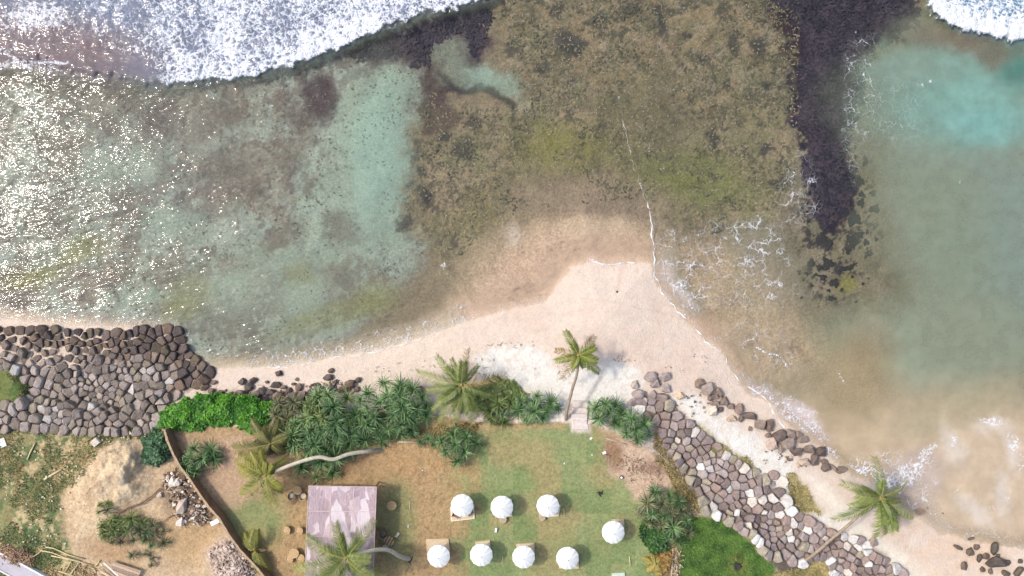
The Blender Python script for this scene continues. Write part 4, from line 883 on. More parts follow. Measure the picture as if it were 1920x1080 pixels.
# ---- palms
def frond_mesh(vec, L_, seed, mats, dry=False, pairs=44):
    """vec: crown-to-tip vector; the rachis arches up and droops to the tip"""
    r = random.Random(seed); hor = Vector((vec.x, vec.y, 0)); hl = hor.length; d = hor.normalized() if hl > 0.01 else Vector((1, 0, 0))
    c1 = d*hl*0.45+Vector((0, 0, 0.22*L_+max(0, vec.z)*0.5)); q = lambda t: c1*2*t*(1-t)+vec*t*t
    mb = MB(); pts = [q(i/9) for i in range(10)]; mb.tube(pts, [0.062-0.05*i/9 for i in range(10)], 4)
    side0 = d.cross(Vector((0, 0, 1))).normalized(); L = Leaves(); tw = r.uniform(-.35, .35)
    for i in range(pairs):
        t = 0.10+0.90*(i+r.uniform(-.2, .2))/pairs; p = q(min(t, 1)); tg = (q(min(t+0.03, 1.03))-q(t-0.03)).normalized()
        ll = L_*0.27*(0.45+0.75*math.sin(math.pi*min(1, 0.12+t*0.78)))*r.uniform(0.85, 1.1)
        for s_ in (-1, 1):
            if r.random() < (0.25 if dry else 0.05): continue
            up = tg.cross(side0).normalized(); up = up if up.z > 0 else -up
            dirn = (side0*s_*0.85+tg*(0.55+0.3*t)+up*(0.12+tw*s_)).normalized(); dr = r.uniform(0.25, 0.6)
            p1 = p+dirn*ll*0.5; p2 = p+dirn*ll-Vector((0, 0, dr*ll)); wdd = 0.040*r.uniform(0.8, 1.25)
            sv = (tg*0.9+Vector((0, 0, 0.35*s_))).normalized()
            L.strip([p, p1, p2], [wdd*0.6, wdd, 0], sv, min(1, max(0, 0.45+r.uniform(-.35, .35)+0.25*(t-0.5))))
    b = len(L.v); L.v += mb.v; L.f += [tuple(i+b for i in f) for f in mb.f]; L.m += [1]*len(mb.f); L.t += [0.5]*len(mb.v)
    return L.mesh('frond', mats)

def palm(crown, zc, trunk, tips, label, mats, r0=0.2, r1=0.13, tmat=None, extra=3, seed=1, dry=(), fl=1.0, basez=None, name='palm_tree', rise=1.6):
    r = random.Random(seed); cw = P(crown[0], crown[1], zc); n = len(trunk)
    zs0 = zt(*trunk[0]) if basez is None else basez
    pts = [P(u, v, zs0+(zc-zs0)*(1-(1-i/(n-1))**rise)-0.02*0) for i, (u, v) in enumerate(trunk)]
    pts[0].z -= 0.3; pts[-1] = cw-Vector((0, 0, 0.15)); base = Vector(pts[0]); root = thing(name, base, label, 'palm')
    # smooth the trunk line
    cr = []
    for i in range(len(pts)-1):
        p0 = pts[max(i-1, 0)]; p1 = pts[i]; p2 = pts[i+1]; p3 = pts[min(i+2, len(pts)-1)]; m_ = max(3, int((p2-p1).length/0.22))
        for j in range(m_):
            t = j/m_; cr.append(0.5*((2*p1)+(p2-p0)*t+(2*p0-5*p1+4*p2-p3)*t*t+(3*p1-p0-3*p2+p3)*t**3))
    cr.append(pts[-1]); mb = MB(); N = len(cr)
    rad = [(r0+(r1-r0)*(i/N)+(0.16*r0/0.2 if i == 0 else 0)+(0.07 if i == 1 else 0))*(1.05 if i % 2 else 0.95) for i in range(N)]
    mb.tube([p-base for p in cr], rad, 9); mb.obj('trunk', tmat or TRUNK_M, root, True)
    hb = MB(); c = cw-base; hb.lathe([(0.02, 0.42), (0.09, 0.3), (0.17, 0.05), (0.2, -0.2), (0.1, -0.4)], 8, c); hb.obj('crown_shaft', RACHIS_M, root, True)
    for i, (u, v) in enumerate(tips):
        L0 = math.hypot(u-crown[0], v-crown[1])/PPM; zt_ = zc-0.28*L0-0.2; tip = P(u, v, zt_); vec = tip-cw; vec = Vector((vec.x, vec.y, vec.z)); 
        o = link('frond', frond_mesh(vec, vec.length*fl, seed*50+i, [DRY_M, RACHIS_M] if i in dry else mats, i in dry), root); o.location = c
    for i in range(extra):
        a = r.uniform(0, 6.28); L0 = r.uniform(0.35, 0.6)*max(math.hypot(u-crown[0], v-crown[1]) for u, v in tips)/PPM
        o = link('frond', frond_mesh(Vector((math.cos(a)*L0, math.sin(a)*L0, L0*r.uniform(0.2, 0.7))), L0*1.3, seed*50+30+i, mats), root); o.location = c
    return root
PM = [PALM_M, RACHIS_M]; PY = [PALMY_M, RACHIS_M]
palm((1085, 666), 5.2, [(1061, 790), (1064, 765), (1073, 730), (1082, 700), (1085, 670)], [(1059, 620), (1115, 630), (1041, 657), (1041, 677), (1054, 712), (1124, 698), (1094, 690), (1070, 645), (1108, 678)], 'slender curved palm standing alone on white sand beside the stone steps', [leaf_mat('palm_leaflet_fresh', (98, 124, 50), (184, 188, 92), 0.5, 0.3, 0.15), RACHIS_M], 0.2, 0.13, seed=2, dry=(1, 2, 4), extra=3, fl=0.85)
palm((866, 722), 5.4, [(862, 776), (864, 760), (866, 740), (866, 724)], [(817, 667), (876, 654), (782, 699), (952, 702), (810, 772), (825, 795), (855, 792), (900, 778), (930, 742), (888, 792), (798, 733), (897, 685), (835, 688), (846, 672), (915, 725)], 'broad beach palm with drooping fronds left of the white sand patch', PM, 0.2, 0.15, seed=3, dry=(1, 3), extra=2, fl=0.62)
palm((499, 891), 5.8, [(716, 844), (690, 846), (655, 851), (625, 861), (600, 857), (575, 862), (545, 872), (510, 885)], [(445, 857), (447, 879), (455, 930), (515, 947), (531, 922), (535, 860), (485, 845), (468, 850), (520, 905)], 'yellow-green palm on a long snaking grey trunk above the shelter', PY, 0.23, 0.2, GREYTRUNK_M, seed=4, extra=3, rise=4.0)
palm((649, 1047), 7.2, [(770, 1050), (752, 1044), (730, 1032), (705, 1031), (675, 1038), (652, 1046)], [(574, 1010), (628, 980), (702, 975), (552, 1072), (726, 1078), (650, 1105), (590, 1095), (697, 1095), (680, 1010), (600, 1030), (640, 1000)], 'palm crown hanging over the lower end of the shelter roof', PM, 0.26, 0.2, GREYTRUNK_M, seed=5, extra=3, fl=0.78)
palm((1650, 932), 5.6, [(1498, 1062), (1530, 1036), (1560, 1010), (1590, 985), (1620, 958), (1648, 935)], [(1640, 857), (1576, 905), (1564, 975), (1647, 1007), (1700, 902), (1714, 969), (1686, 990), (1664, 1000), (1592, 950), (1690, 940), (1615, 912)], 'palm leaning out from the right sea wall over the foamy shore', PM, 0.2, 0.13, seed=6, extra=5, fl=0.72)
palm((508, 832), 4.2, [(506, 825), (507, 828), (508, 831)], [(470, 790), (548, 824), (440, 843), (520, 785), (478, 856), (492, 800), (535, 850)], 'young olive palm between the bright hedge and the yellow palm', [leaf_mat('palm_leaflet_olive', (106, 108, 62), (176, 168, 104), 0.6, 0.3, 0.15), RACHIS_M], 0.14, 0.12, seed=7, extra=2)
palm((478, 1030), 3.4, [(480, 1028), (479, 1029), (478, 1030)], [(456, 1000), (470, 995), (510, 1085), (495, 1075), (462, 1022), (480, 1065)], 'yellowish young palm against the inner side of the boundary wall', [leaf_mat('palm_leaflet_lime', (128, 132, 66), (198, 192, 108), 0.6, 0.3, 0.15), RACHIS_M], 0.12, 0.1, seed=8, extra=1)
palm((1228, 1056), 3.0, [(1228, 1054), (1228, 1055), (1228, 1056)], [(1206, 1046), (1214, 1072), (1240, 1080), (1250, 1058), (1222, 1036), (1242, 1040)], 'small yellow palm seedling at the bottom right corner of the lawn', [leaf_mat('palm_leaflet_gold', (168, 150, 76), (216, 200, 118), 0.6, 0.3, 0.15), RACHIS_M], 0.1, 0.08, seed=9, extra=0)

# ---- ground cover nobody could count
MIDF = [(930, -40), (1480, -40), (1500, 60), (1500, 330), (1470, 400), (1330, 430), (1200, 380), (1000, 380), (900, 460), (840, 480), (760, 400), (770, 280), (800, 200), (870, 190), (990, 200), (960, 150)]
BANDF = [(1430, -40), (1720, -40), (1715, 10), (1700, 60), (1630, 80), (1605, 130), (1590, 220), (1575, 280), (1590, 330), (1580, 390), (1562, 430), (1535, 430), (1522, 380), (1520, 300), (1496, 220), (1494, 130), (1500, 80), (1470, 40)]
def cover(name, label, polys, n, mat, hgt, wid, cat, seed, flat=False, thr=None, wob=14):
    rr = np.random.default_rng(seed); L = Leaves(); tot = 0; r = random.Random(seed)
    for poly, share in polys:
        xs = [p[0] for p in poly]; ys = [p[1] for p in poly]; k = int(n*share)
        U = rr.uniform(min(xs), max(xs), k*4).astype(np.float32); V = rr.uniform(min(ys), max(ys), k*4).astype(np.float32)
        ok = poly_sd(U+(fbm(U, V, wob, 3, 3)-.5)*wob*1.3, V+(fbm(U, V, wob, 3, 6)-.5)*wob*1.3, poly) > 0; cl = fbm(U, V, 34, 3, 8)
        if thr: ok &= cl > thr
        U, V, cl = U[ok][:k], V[ok][:k], fbm(U, V, 16, 2, 4)[ok][:k]
        for u, v, c in zip(U, V, cl):
            p = G(float(u), float(v)); az = r.uniform(0, 6.28); el = r.uniform(0.0, 0.5) if flat else r.uniform(0.5, 1.3); d = Vector((math.cos(az)*math.cos(el), math.sin(az)*math.cos(el), math.sin(el)))
            s_ = hgt*r.uniform(0.6, 1.4); sd_ = Vector((-math.sin(az), math.cos(az), 0)); p.z += 0.01
            L.strip([p, p+d*s_*0.55, p+d*s_-Vector((0, 0, s_*0.15))], [wid*0.7, wid, 0], sd_, min(1, max(0, 0.5+(float(c)-.5)*1.5+r.uniform(-.35, .35))))
    o = link(name, L.mesh(name, [mat])); props(o, label, cat, kind='stuff'); return o
cover('grass', 'lush bright green grass on the bank inside the right sea wall', [([(1292, 970), (1345, 970), (1382, 992), (1415, 1030), (1450, 1068), (1450, 1100), (1270, 1100), (1272, 1020)], 1.0)], 15000, GRASS_M, 0.2, 0.03, 'grass', 1)
cover('weeds', 'patchy green weeds on the building plot at the left', [(WEED[1:-2]+[(-70, 1100), (-70, 800)], 0.8), ([(-70, 690), (20, 690), (48, 712), (62, 735), (40, 752), (-70, 765)], 0.12), ([(180, 805), (300, 790), (300, 815), (200, 828)], 0.1)], 13000, WEED_M, 0.26, 0.035, 'weeds', 2, thr=0.47)
cover('creeping_vine', 'olive brown creeping vine along the sand edge of the right sea wall', [([(1300, 790), (1325, 810), (1345, 830), (1400, 860), (1420, 880), (1390, 872), (1340, 845), (1310, 815)], 0.35), ([(1475, 890), (1490, 888), (1520, 930), (1540, 965), (1500, 960), (1478, 930)], 0.35), ([(1535, 1035), (1565, 1040), (1570, 1080), (1600, 1100), (1440, 1100), (1440, 1072), (1500, 1062)], 0.3)], 2600, CREEP_M, 0.26, 0.05, 'vine', 3, True)
cover('dry_grass', 'dry straw-coloured grass along the garden bank by the right sea wall', [([(1225, 850), (1262, 880), (1300, 920), (1312, 960), (1285, 965), (1262, 905)], 0.5), ([(700, 818), (880, 792), (905, 800), (880, 815), (760, 822)], 0.3), ([(1230, 800), (1256, 850), (1285, 890), (1262, 880), (1225, 835)], 0.2)], 3600, leaf_mat('dry_grass_blade', (134, 118, 70), (206, 184, 130), 0.7, 0.2, 0), 0.36, 0.04, 'grass', 4)

cover('seaweed', 'dark olive seaweed tufts scattered over the brown reef', [(MIDF, 1.0)], 3800, leaf_mat('reef_weed', (98, 98, 82), (146, 140, 112), 0.9, 0.1, 0), 0.42, 0.09, 'seaweed', 21, True, 0.55, 50)
cover('coral_rubble', 'pale coral rubble flecks scattered over the brown reef', [(MIDF, 1.0)], 2600, leaf_mat('reef_fleck', (150, 136, 114), (186, 172, 148), 0.9, 0.1, 0), 0.3, 0.07, 'coral', 22, True, None, 50)
cover('seaweed', 'dark purple seaweed of the bands beside the reef', [(BANDF, 0.75), ([(660, 100), (700, 82), (760, 58), (820, 38), (915, 8), (905, 45), (920, 75), (895, 112), (868, 62), (805, 92), (790, 130), (760, 105), (700, 122)], 0.16)], 8000, leaf_mat('purple_weed', (48, 46, 60), (90, 80, 92), 0.9, 0.1, 0), 0.7, 0.12, 'seaweed', 23, True, None, 46)
cover('seaweed', 'small dark seaweed flecks on the pale lagoon bed at the left', [([(-50, 160), (350, 165), (650, 110), (800, 130), (780, 300), (800, 480), (640, 630), (380, 660), (330, 600), (-50, 570)], 1.0)], 1300, leaf_mat('lagoon_weed', (112, 108, 100), (146, 142, 128), 0.9, 0.1, 0), 0.34, 0.09, 'seaweed', 24, True, 0.5)

# ================================================================== THE GARDEN'S FURNITURE
WHITE_M = simple_mat('parasol_cloth', (252, 252, 250), 0.75, 0.03, 2)
WOOD_M = simple_mat('bleached_wood', (206, 172, 128), 0.7, 0.2, 6, 0.01)
WOODD_M = simple_mat('brown_wood', (134, 104, 78), 0.75, 0.25, 6, 0.01)
METAL_M = simple_mat('grey_metal', (120, 120, 122), 0.4, 0.1, 3)
MAT_M = simple_mat('woven_mat', (224, 200, 166), 0.9, 0.12, 5, 0.02)
HEM_M = simple_mat('mat_hem', (242, 234, 214), 0.9, 0.06, 5)
RATTAN_M = simple_mat('rattan', (206, 172, 124), 0.7, 0.25, 9, 0.01)
RATTAND_M = simple_mat('grey_rattan', (158, 138, 118), 0.75, 0.25, 9, 0.01)
CUSH_M = simple_mat('cream_cushion', (238, 226, 204), 0.9, 0.06, 4)
CONC_M = simple_mat('parasol_base_concrete', (176, 170, 160), 0.9, 0.1, 4)

def parasol_parts():
    out = []; n = 48; R0 = 1.27; prof = [(0.04, 0.56), (0.35, 0.46), (0.7, 0.32), (1.0, 0.17), (R0, 0.0)]
    mb = MB(); vs = []; fs = []
    for r_, z in prof:
        for k in range(n):
            a = 2*math.pi*k/n; cr = abs(math.sin(a*6)); q = r_*(1-0.035*cr*(r_/R0)); vs.append((q*math.cos(a), q*math.sin(a), z-0.045*cr*(r_/R0)))
    for k in range(n):
        a = 2*math.pi*k/n; cr = abs(math.sin(a*6)); q = R0*1.0*(1-0.035*cr)+0.01; vs.append((q*math.cos(a), q*math.sin(a), -0.16-0.05*cr))
    for i in range(len(prof)):
        for k in range(n): fs.append((i*n+k, i*n+n+k, i*n+n+(k+1) % n, i*n+(k+1) % n))
    fs.append(tuple(range(n))); mb.add(vs, fs); out.append(('canopy', mb.mesh('canopy', False), WHITE_M, 2.15))
    mb = MB(); mb.lathe([(0.0, 0.1), (0.035, 0.09), (0.05, 0.04), (0.04, 0.0), (0.03, -0.05)], 8, (0, 0, 0.56)); out.append(('finial', mb.mesh('finial', True), METAL_M, 2.15))
    mb = MB(); mb.tube([(0, 0, 0.05), (0, 0, 2.65)], 0.028, 8); out.append(('pole', mb.mesh('pole', True), WOOD_M, 0))
    mb = MB(); mb.lathe([(0.0, 0.12), (0.2, 0.12), (0.26, 0.08), (0.28, 0.0)], 14); out.append(('base', mb.mesh('base'), CONC_M, 0))
    for k in range(6):
        a = math.pi/6+2*math.pi*k/6-math.pi/6; mb = MB(); mb.tube([(0.03*math.cos(a), 0.03*math.sin(a), 0.5), (1.2*math.cos(a), 1.2*math.sin(a), 0.0)], 0.012, 4); out.append(('rib', mb.mesh('rib'), WOOD_M, 2.15))
    return out
PP = parasol_parts()
for _, me_, mt_, _ in PP: me_.materials.append(mt_)
PAR = [(866, 949, 'white parasol over the pale square mat, leftmost of the upper row'), (941, 952, 'white parasol in the middle of the upper row of three'), (1028, 949, 'white parasol at the right end of the upper row of three'), (1150, 1000, 'white parasol standing apart near the pandanus at the right'),
       (822, 1045, 'white parasol at the left end of the lower row, nearest the shelter'), (902, 1042, 'white parasol second from the left in the lower row'), (982, 1046, 'white parasol third from the left in the lower row'), (1064, 1048, 'white parasol at the right end of the lower row on green turf')]
for i, (u, v, lb) in enumerate(PAR):
    zg = zt(u, v); c = P(u, v, zg+2.3); root = thing('parasol', (c.x, c.y, zg), lb, 'parasol', 'white parasols on the lawn', random.uniform(0, 1))
    root.rotation_euler[0] = random.uniform(-.02, .02); root.rotation_euler[1] = random.uniform(-.02, .02)
    cano = None
    for nm, me_, mt_, z in PP:
        if nm in ('finial', 'rib'): link(nm, me_, cano)      # carried by the canopy
        else:
            o = link(nm, me_, root); o.location = (0, 0, z)
            if nm == 'canopy': cano = o
def beach_mat(q, label, hem=HEM_M, cloth=MAT_M, seed=0):
    r = random.Random(seed); cu = sum(p[0] for p in q)/4; cv = sum(p[1] for p in q)/4; base = G(cu, cv, 0.0); root = thing('beach_mat', base, label, 'mat', 'mats under the parasols')
    def surf(s0, s1, z0, wav):
        mb = MB(); n = 9; vs = []; fs = []
        for i in range(n):
            for j in range(n):
                a, b = i/(n-1), j/(n-1); a2 = 0.5+(a-0.5)*s0; b2 = 0.5+(b-0.5)*s0
                u = (q[0][0]*(1-a2)+q[1][0]*a2)*(1-b2)+(q[3][0]*(1-a2)+q[2][0]*a2)*b2; v = (q[0][1]*(1-a2)+q[1][1]*a2)*(1-b2)+(q[3][1]*(1-a2)+q[2][1]*a2)*b2
                p = G(u, v); vs.append((p.x-base.x, p.y-base.y, max(zt(u, v)-base.z, -0.05)+z0+wav*r.uniform(-1, 1)))
        top = len(vs)
        for i in range(n-1):
            for j in range(n-1): fs.append((i*n+j, i*n+j+1, (i+1)*n+j+1, (i+1)*n+j))
        rim = [i*n for i in range(n)]+[(n-1)*n+j for j in range(1, n)]+[i*n+n-1 for i in range(n-2, -1, -1)]+[j for j in range(n-2, 0, -1)]
        m_ = len(rim)
        for e in rim: x, y, z = vs[e]; vs.append((x*1.01, y*1.01, z-s1))
        for e in range(m_): fs.append((rim[e], rim[(e+1) % m_], top+(e+1) % m_, top+e))
        mb.add(vs, fs); return mb
    surf(1.0, 0.2, 0.17, 0.004).obj('hem', hem, root); surf(0.88, 0.05, 0.195, 0.008).obj('cover', cloth, root)
MINT_M = simple_mat('mint_cloth', (206, 222, 204), 0.9, 0.06, 4)
for i, (q, lb) in enumerate([([(844, 950), (889, 945), (890, 972), (846, 977)], 'pale square mat under the leftmost upper parasol'), ([(929, 938), (960, 936), (960, 967), (929, 969)], 'pale mat mostly hidden under the middle upper parasol'), ([(1010, 945), (1051, 947), (1047, 967), (1012, 969)], 'pale mat mostly hidden under the right upper parasol'),
                            ([(1147, 973), (1170, 973), (1170, 1007), (1148, 1008)], 'tan mat showing above the parasol near the right pandanus'), ([(799, 1010), (841, 1009), (844, 1038), (801, 1040)], 'wide rumpled tan mat above the lower left parasol'), ([(891, 1015), (919, 1012), (920, 1040), (893, 1042)], 'tan mat showing above the second lower parasol'),
                            ([(968, 1019), (1002, 1017), (1002, 1046), (969, 1046)], 'tan mat showing above the third lower parasol'), ([(1049, 1040), (1085, 1040), (1085, 1065), (1048, 1065)], 'grey beige mat peeping out below the lower right parasol'), ([(1147, 1074), (1171, 1073), (1172, 1104), (1147, 1104)], 'pale mint mat cut off by the bottom edge of the picture')]):
    beach_mat(q, lb, MINT_M if i == 8 else (HEM_M if i in (0, 1, 2, 8) else MAT_M), MINT_M if i == 8 else MAT_M, i)
def bean_seat(u, v, ang, label):
    base = G(u, v, 0.19); root = thing('folding_chair', base, label, 'chair', None, math.radians(ang))
    mb = MB(); [mb.box((0, -0.24+0.12*i, 0.28), (0.62, 0.09, 0.03)) for i in range(5)]; mb.obj('seat', WOODD_M, root)
    mb = MB(); mb.box((-0.42, 0, 0.5), (0.05, 0.6, 0.5), 0, 0, -0.4); mb.obj('backrest', WOODD_M, root)
    for x in (-0.26, 0.26):
        for y in (-0.24, 0.24): mb = MB(); mb.tube([(x*1.1, y, 0), (x, y, 0.27)], 0.022, 5); mb.obj('leg', WOODD_M, root)
bean_seat(857, 965, -28, 'brown wooden chair peeping out at the lower left of the upper left parasol'); bean_seat(880, 961, 230, 'brown wooden chair peeping out at the lower right of the upper left parasol')
def side_table(u, v, label, r_=0.5, mat=RATTAN_M, h=0.62, group=None, slats=5):
    base = G(u, v); root = thing('round_table', base, label, 'table', group, random.uniform(0, 3))
    for i in range(slats):
        y0 = -r_+2*r_*i/slats+0.008; y1 = -r_+2*r_*(i+1)/slats-0.008; mb = MB(); m_ = 6; top = []
        for t in range(m_+1): y = y0+(y1-y0)*t/m_; top.append((math.sqrt(max(0.0005, r_*r_-y*y)), y))
        pl = top+[(-x, y) for x, y in top[::-1]]; vs = [(x, y, h) for x, y in pl]+[(x, y, h-0.04) for x, y in pl]; n = len(pl)
        mb.add(vs, [tuple(range(n)), tuple(range(2*n-1, n-1, -1))]+[(k, n+k, n+(k+1) % n, (k+1) % n) for k in range(n)]); mb.obj('plank', mat if i % 2 else WOOD_M, root)
    mb = MB(); mb.lathe([(r_*0.98, h-0.06), (r_*0.98, h-0.1), (r_*0.9, h-0.1)], 16); mb.obj('rim', RATTAND_M, root)
    mb = MB(); mb.lathe([(0.05, h-0.05), (0.05, 0.1), (0.25, 0.03), (0.26, 0.0)], 10); mb.obj('pedestal', RATTAND_M, root)
def tub_chair(u, v, ang, label, r_=0.48, mat=RATTAN_M, group=None, opening=1.2, cush=CUSH_M):
    base = G(u, v); root = thing('tub_chair', base, label, 'chair', group, math.radians(ang)); n = 18; vs = []; fs = []
    for k in range(n+1):
        a = opening/2+(2*math.pi-opening)*k/n; hh = 0.55+0.2*math.sin(math.pi*k/n)
        for q, z in ((r_*0.86, 0.06), (r_, hh), (r_*0.84, hh), (r_*0.72, 0.3)): vs.append((q*math.cos(a), q*math.sin(a), z))
    for k in range(n):
        for j in range(3): fs.append((k*4+j, k*4+4+j, k*4+5+j, k*4+1+j))
    mb = MB(); mb.add(vs, fs); mb.obj('shell', mat, root)
    mb = MB(); mb.lathe([(0.0, 0.42), (r_*0.55, 0.42), (r_*0.7, 0.38), (r_*0.72, 0.3)], 14); mb.obj('cushion', cush, root, True)
    mb = MB(); mb.lathe([(r_*0.8, 0.06), (r_*0.8, 0.0), (r_*0.6, 0.0)], 14); mb.obj('foot_ring', mat, root)
def stool(u, v, label, r_=0.48, mat=RATTAN_M):
    base = G(u, v); root = thing('rattan_stool', base, label, 'stool'); mb = MB(); mb.lathe([(r_*0.8, 0), (r_*0.72, 0.2), (r_, 0.46), (r_, 0.5), (r_*0.86, 0.5), (r_*0.8, 0.42)], 18); mb.obj('body', mat, root, True)
    mb = MB(); mb.lathe([(0, 0.45), (r_*0.6, 0.45), (r_*0.8, 0.41)], 16); mb.obj('seat', CUSH_M if mat is None else WOOD_M, root, True)
side_table(560, 917, 'round slatted table near the upper left corner of the shelter', 0.5); 
tub_chair(549, 928, 60, 'rattan chair at the lower left of the table by the shelter corner', 0.46, opening=1.6); tub_chair(570, 929, 120, 'rattan chair between the corner table and the shelter roof', 0.46, opening=1.6)
stool(539, 992, 'left one of the two rattan stools halfway down the shelter', 0.48); stool(563, 993, 'right one of the two rattan stools halfway down the shelter', 0.46)
side_table(554, 1034, 'round table between two stools at the lower left of the shelter', 0.56); stool(545, 1045, 'rattan stool left of the lower left table', 0.46); stool(566, 1044, 'rattan stool right of the lower left table', 0.46)
side_table(736, 945, 'round table standing alone right of the shelter', 0.53)
tub_chair(719, 1000, 40, 'grey rattan tub chair above the striped table right of the shelter', 0.5, RATTAND_M, opening=1.4, cush=RATTAND_M); side_table(731, 1011, 'striped round table between two tub chairs right of the shelter', 0.56, WOODD_M, slats=7); tub_chair(723, 1024, -60, 'rattan tub chair with white cushion beside the leaning trunk', 0.5, RATTAND_M, opening=1.4)
def small_cushion(u, v, ang, size, mat, name, label, cat, z=0.06):
    base = G(u, v, z); mb = MB(); mb.box((0, 0, 0), size); o = mb.obj(name, mat); o.location = base; o.rotation_euler[2] = math.radians(ang); m_ = o.modifiers.new('round', 'BEVEL'); m_.width = min(size)*0.35; m_.segments = 2; props(o, label, cat)
small_cushion(745, 1003, 55, (0.6, 0.3, 0.2), CUSH_M, 'cushion', 'small white cushion on the grass right of the striped table', 'cushion', 0.12)
small_cushion(930, 994, 80, (0.5, 0.26, 0.2), WHITE_M, 'rolled_towel', 'white rolled towel lying between the two parasol rows', 'towel', 0.12)
side_table(943, 972, 'small grey round table peeping out below the middle upper parasol', 0.42, CONC_M, 0.45, slats=3); side_table(1016, 968, 'small grey round table at the lower left of the right upper parasol', 0.38, CONC_M, 0.45, slats=3)

# ---- shelter with a patterned cloth roof
RZ = LAND_Z+2.9
rc = [P(579, 911, RZ), P(706, 913, RZ), P(699, 1100, RZ), P(571, 1100, RZ)]
ctr = sum(rc, Vector())/4; sh = thing('shelter', (ctr.x, ctr.y, LAND_Z), 'open shelter under a flat pink and lilac patterned cloth roof', 'shelter')
def rq(a, b): return (rc[0]*(1-a)+rc[1]*a)*(1-b)+(rc[3]*(1-a)+rc[2]*a)*b
k = NM('patterned_roof_cloth'); pos = k.new('ShaderNodeTexCoord').outputs['Object']
wn2 = k.new('ShaderNodeTexNoise'); wn2.inputs['Scale'].default_value = 0.55; wn2.inputs['Detail'].default_value = 2; k.l(pos, wn2.inputs['Vector'])
ad = k.new('ShaderNodeVectorMath', operation='MULTIPLY_ADD'); k.l(wn2.outputs['Color'], ad.inputs[0]); ad.inputs[1].default_value = (1.6, 2.2, 0)
mst = k.new('ShaderNodeMapping'); mst.inputs['Scale'].default_value = (1.5, 0.62, 1); mst.inputs['Rotation'].default_value = (0, 0, 0.3); k.l(pos, mst.inputs[0]); k.l(mst.outputs[0], ad.inputs[2])
vr = k.new('ShaderNodeTexVoronoi', feature='SMOOTH_F1'); vr.inputs['Scale'].default_value = 0.7; vr.inputs['Smoothness'].default_value = 0.05; k.l(ad.outputs[0], vr.inputs['Vector'])
sepc = k.new('ShaderNodeSeparateColor'); k.l(vr.outputs['Color'], sepc.inputs[0])
c = k.ramp(sepc.outputs[0], [(0.0, alb4((138, 110, 122))), (0.35, alb4((176, 146, 154))), (0.6, alb4((206, 182, 190))), (0.8, alb4((236, 222, 228)))])
mpp = k.new('ShaderNodeMapping'); mpp.inputs['Scale'].default_value = (9, 0.8, 1); k.l(pos, mpp.inputs[0])
fib = k.noise(1.6, 4, 0.6, mpp.outputs[0]); c = k.mixc(0.42, c, k.mixc(k.mapr(fib, 0.3, 0.7), alb4((176, 150, 156)), alb4((240, 228, 230))))
vre = k.new('ShaderNodeTexVoronoi', feature='DISTANCE_TO_EDGE'); vre.inputs['Scale'].default_value = 0.6; k.l(ad.outputs[0], vre.inputs['Vector'])
c = k.mixc(k.mapr(vre.outputs['Distance'], 0.0, 0.03, 0.25, 0.0), c, alb4((244, 234, 234)))
k.l(c, k.bsdf.inputs['Base Color']); k.bsdf.inputs['Roughness'].default_value = 0.9; ROOF_M = k.m
mb = MB(); n1_, n2_ = 40, 60; vs = []; fs = []; rz_ = random.Random(4)
for i in range(n1_+1):
    for j in range(n2_+1):
        a, b = i/n1_, j/n2_; p = rq(a, b)-ctr
        sag = -0.10*abs(math.sin(a*3*math.pi))*abs(math.sin(b*4*math.pi))**0.6+0.03*float(vnoise(np.array(a*300), np.array(b*300), 16, 3))
        e = 0.012 if (i in (0, n1_) or j in (0, n2_)) else 0
        vs.append((p.x+e*rz_.uniform(-4, 4), p.y+e*rz_.uniform(-4, 4), RZ-LAND_Z+sag))
for i in range(n1_):
    for j in range(n2_): fs.append((i*(n2_+1)+j, i*(n2_+1)+j+1, (i+1)*(n2_+1)+j+1, (i+1)*(n2_+1)+j))
mb.add(vs, fs); rf = mb.obj('roof_cloth', ROOF_M, sh, True); so = rf.modifiers.new('thick', 'SOLIDIFY'); so.thickness = 0.03
for nm, (a0, b0), (a1, b1) in [('edge_batten', (0, 0), (1, 0)), ('edge_batten', (0, 0), (0, 1)), ('edge_batten', (1, 0), (1, 1)), ('edge_batten', (0, 1), (1, 1)), ('batten', (0.333, 0), (0.333, 1)), ('batten', (0.667, 0), (0.667, 1)), ('batten', (0, 0.25), (1, 0.25)), ('batten', (0, 0.5), (1, 0.5)), ('batten', (0, 0.75), (1, 0.75))]:
    p, q = rq(a0, b0)-ctr, rq(a1, b1)-ctr; dz = RZ-LAND_Z-0.05+(0.07 if nm == 'edge_batten' else 0.035); mb = MB(); mb.tube([(p.x, p.y, dz), (q.x, q.y, dz)], 0.05, 6); mb.obj(nm, simple_mat('roof_batten', (216, 196, 188), 0.8, 0.15, 3) if 'batten_m' not in globals() else batten_m, sh)
    batten_m = bpy.data.materials['roof_batten']
for a, b in [(0.03, 0.02), (0.97, 0.02), (0.03, 0.5), (0.97, 0.5), (0.03, 0.98), (0.97, 0.98)]:
    p = rq(a, b)-ctr; mb = MB(); mb.tube([(p.x, p.y, -0.1), (p.x, p.y, RZ-LAND_Z-0.08)], 0.08, 8); mb.obj('post', WOODD_M, sh)

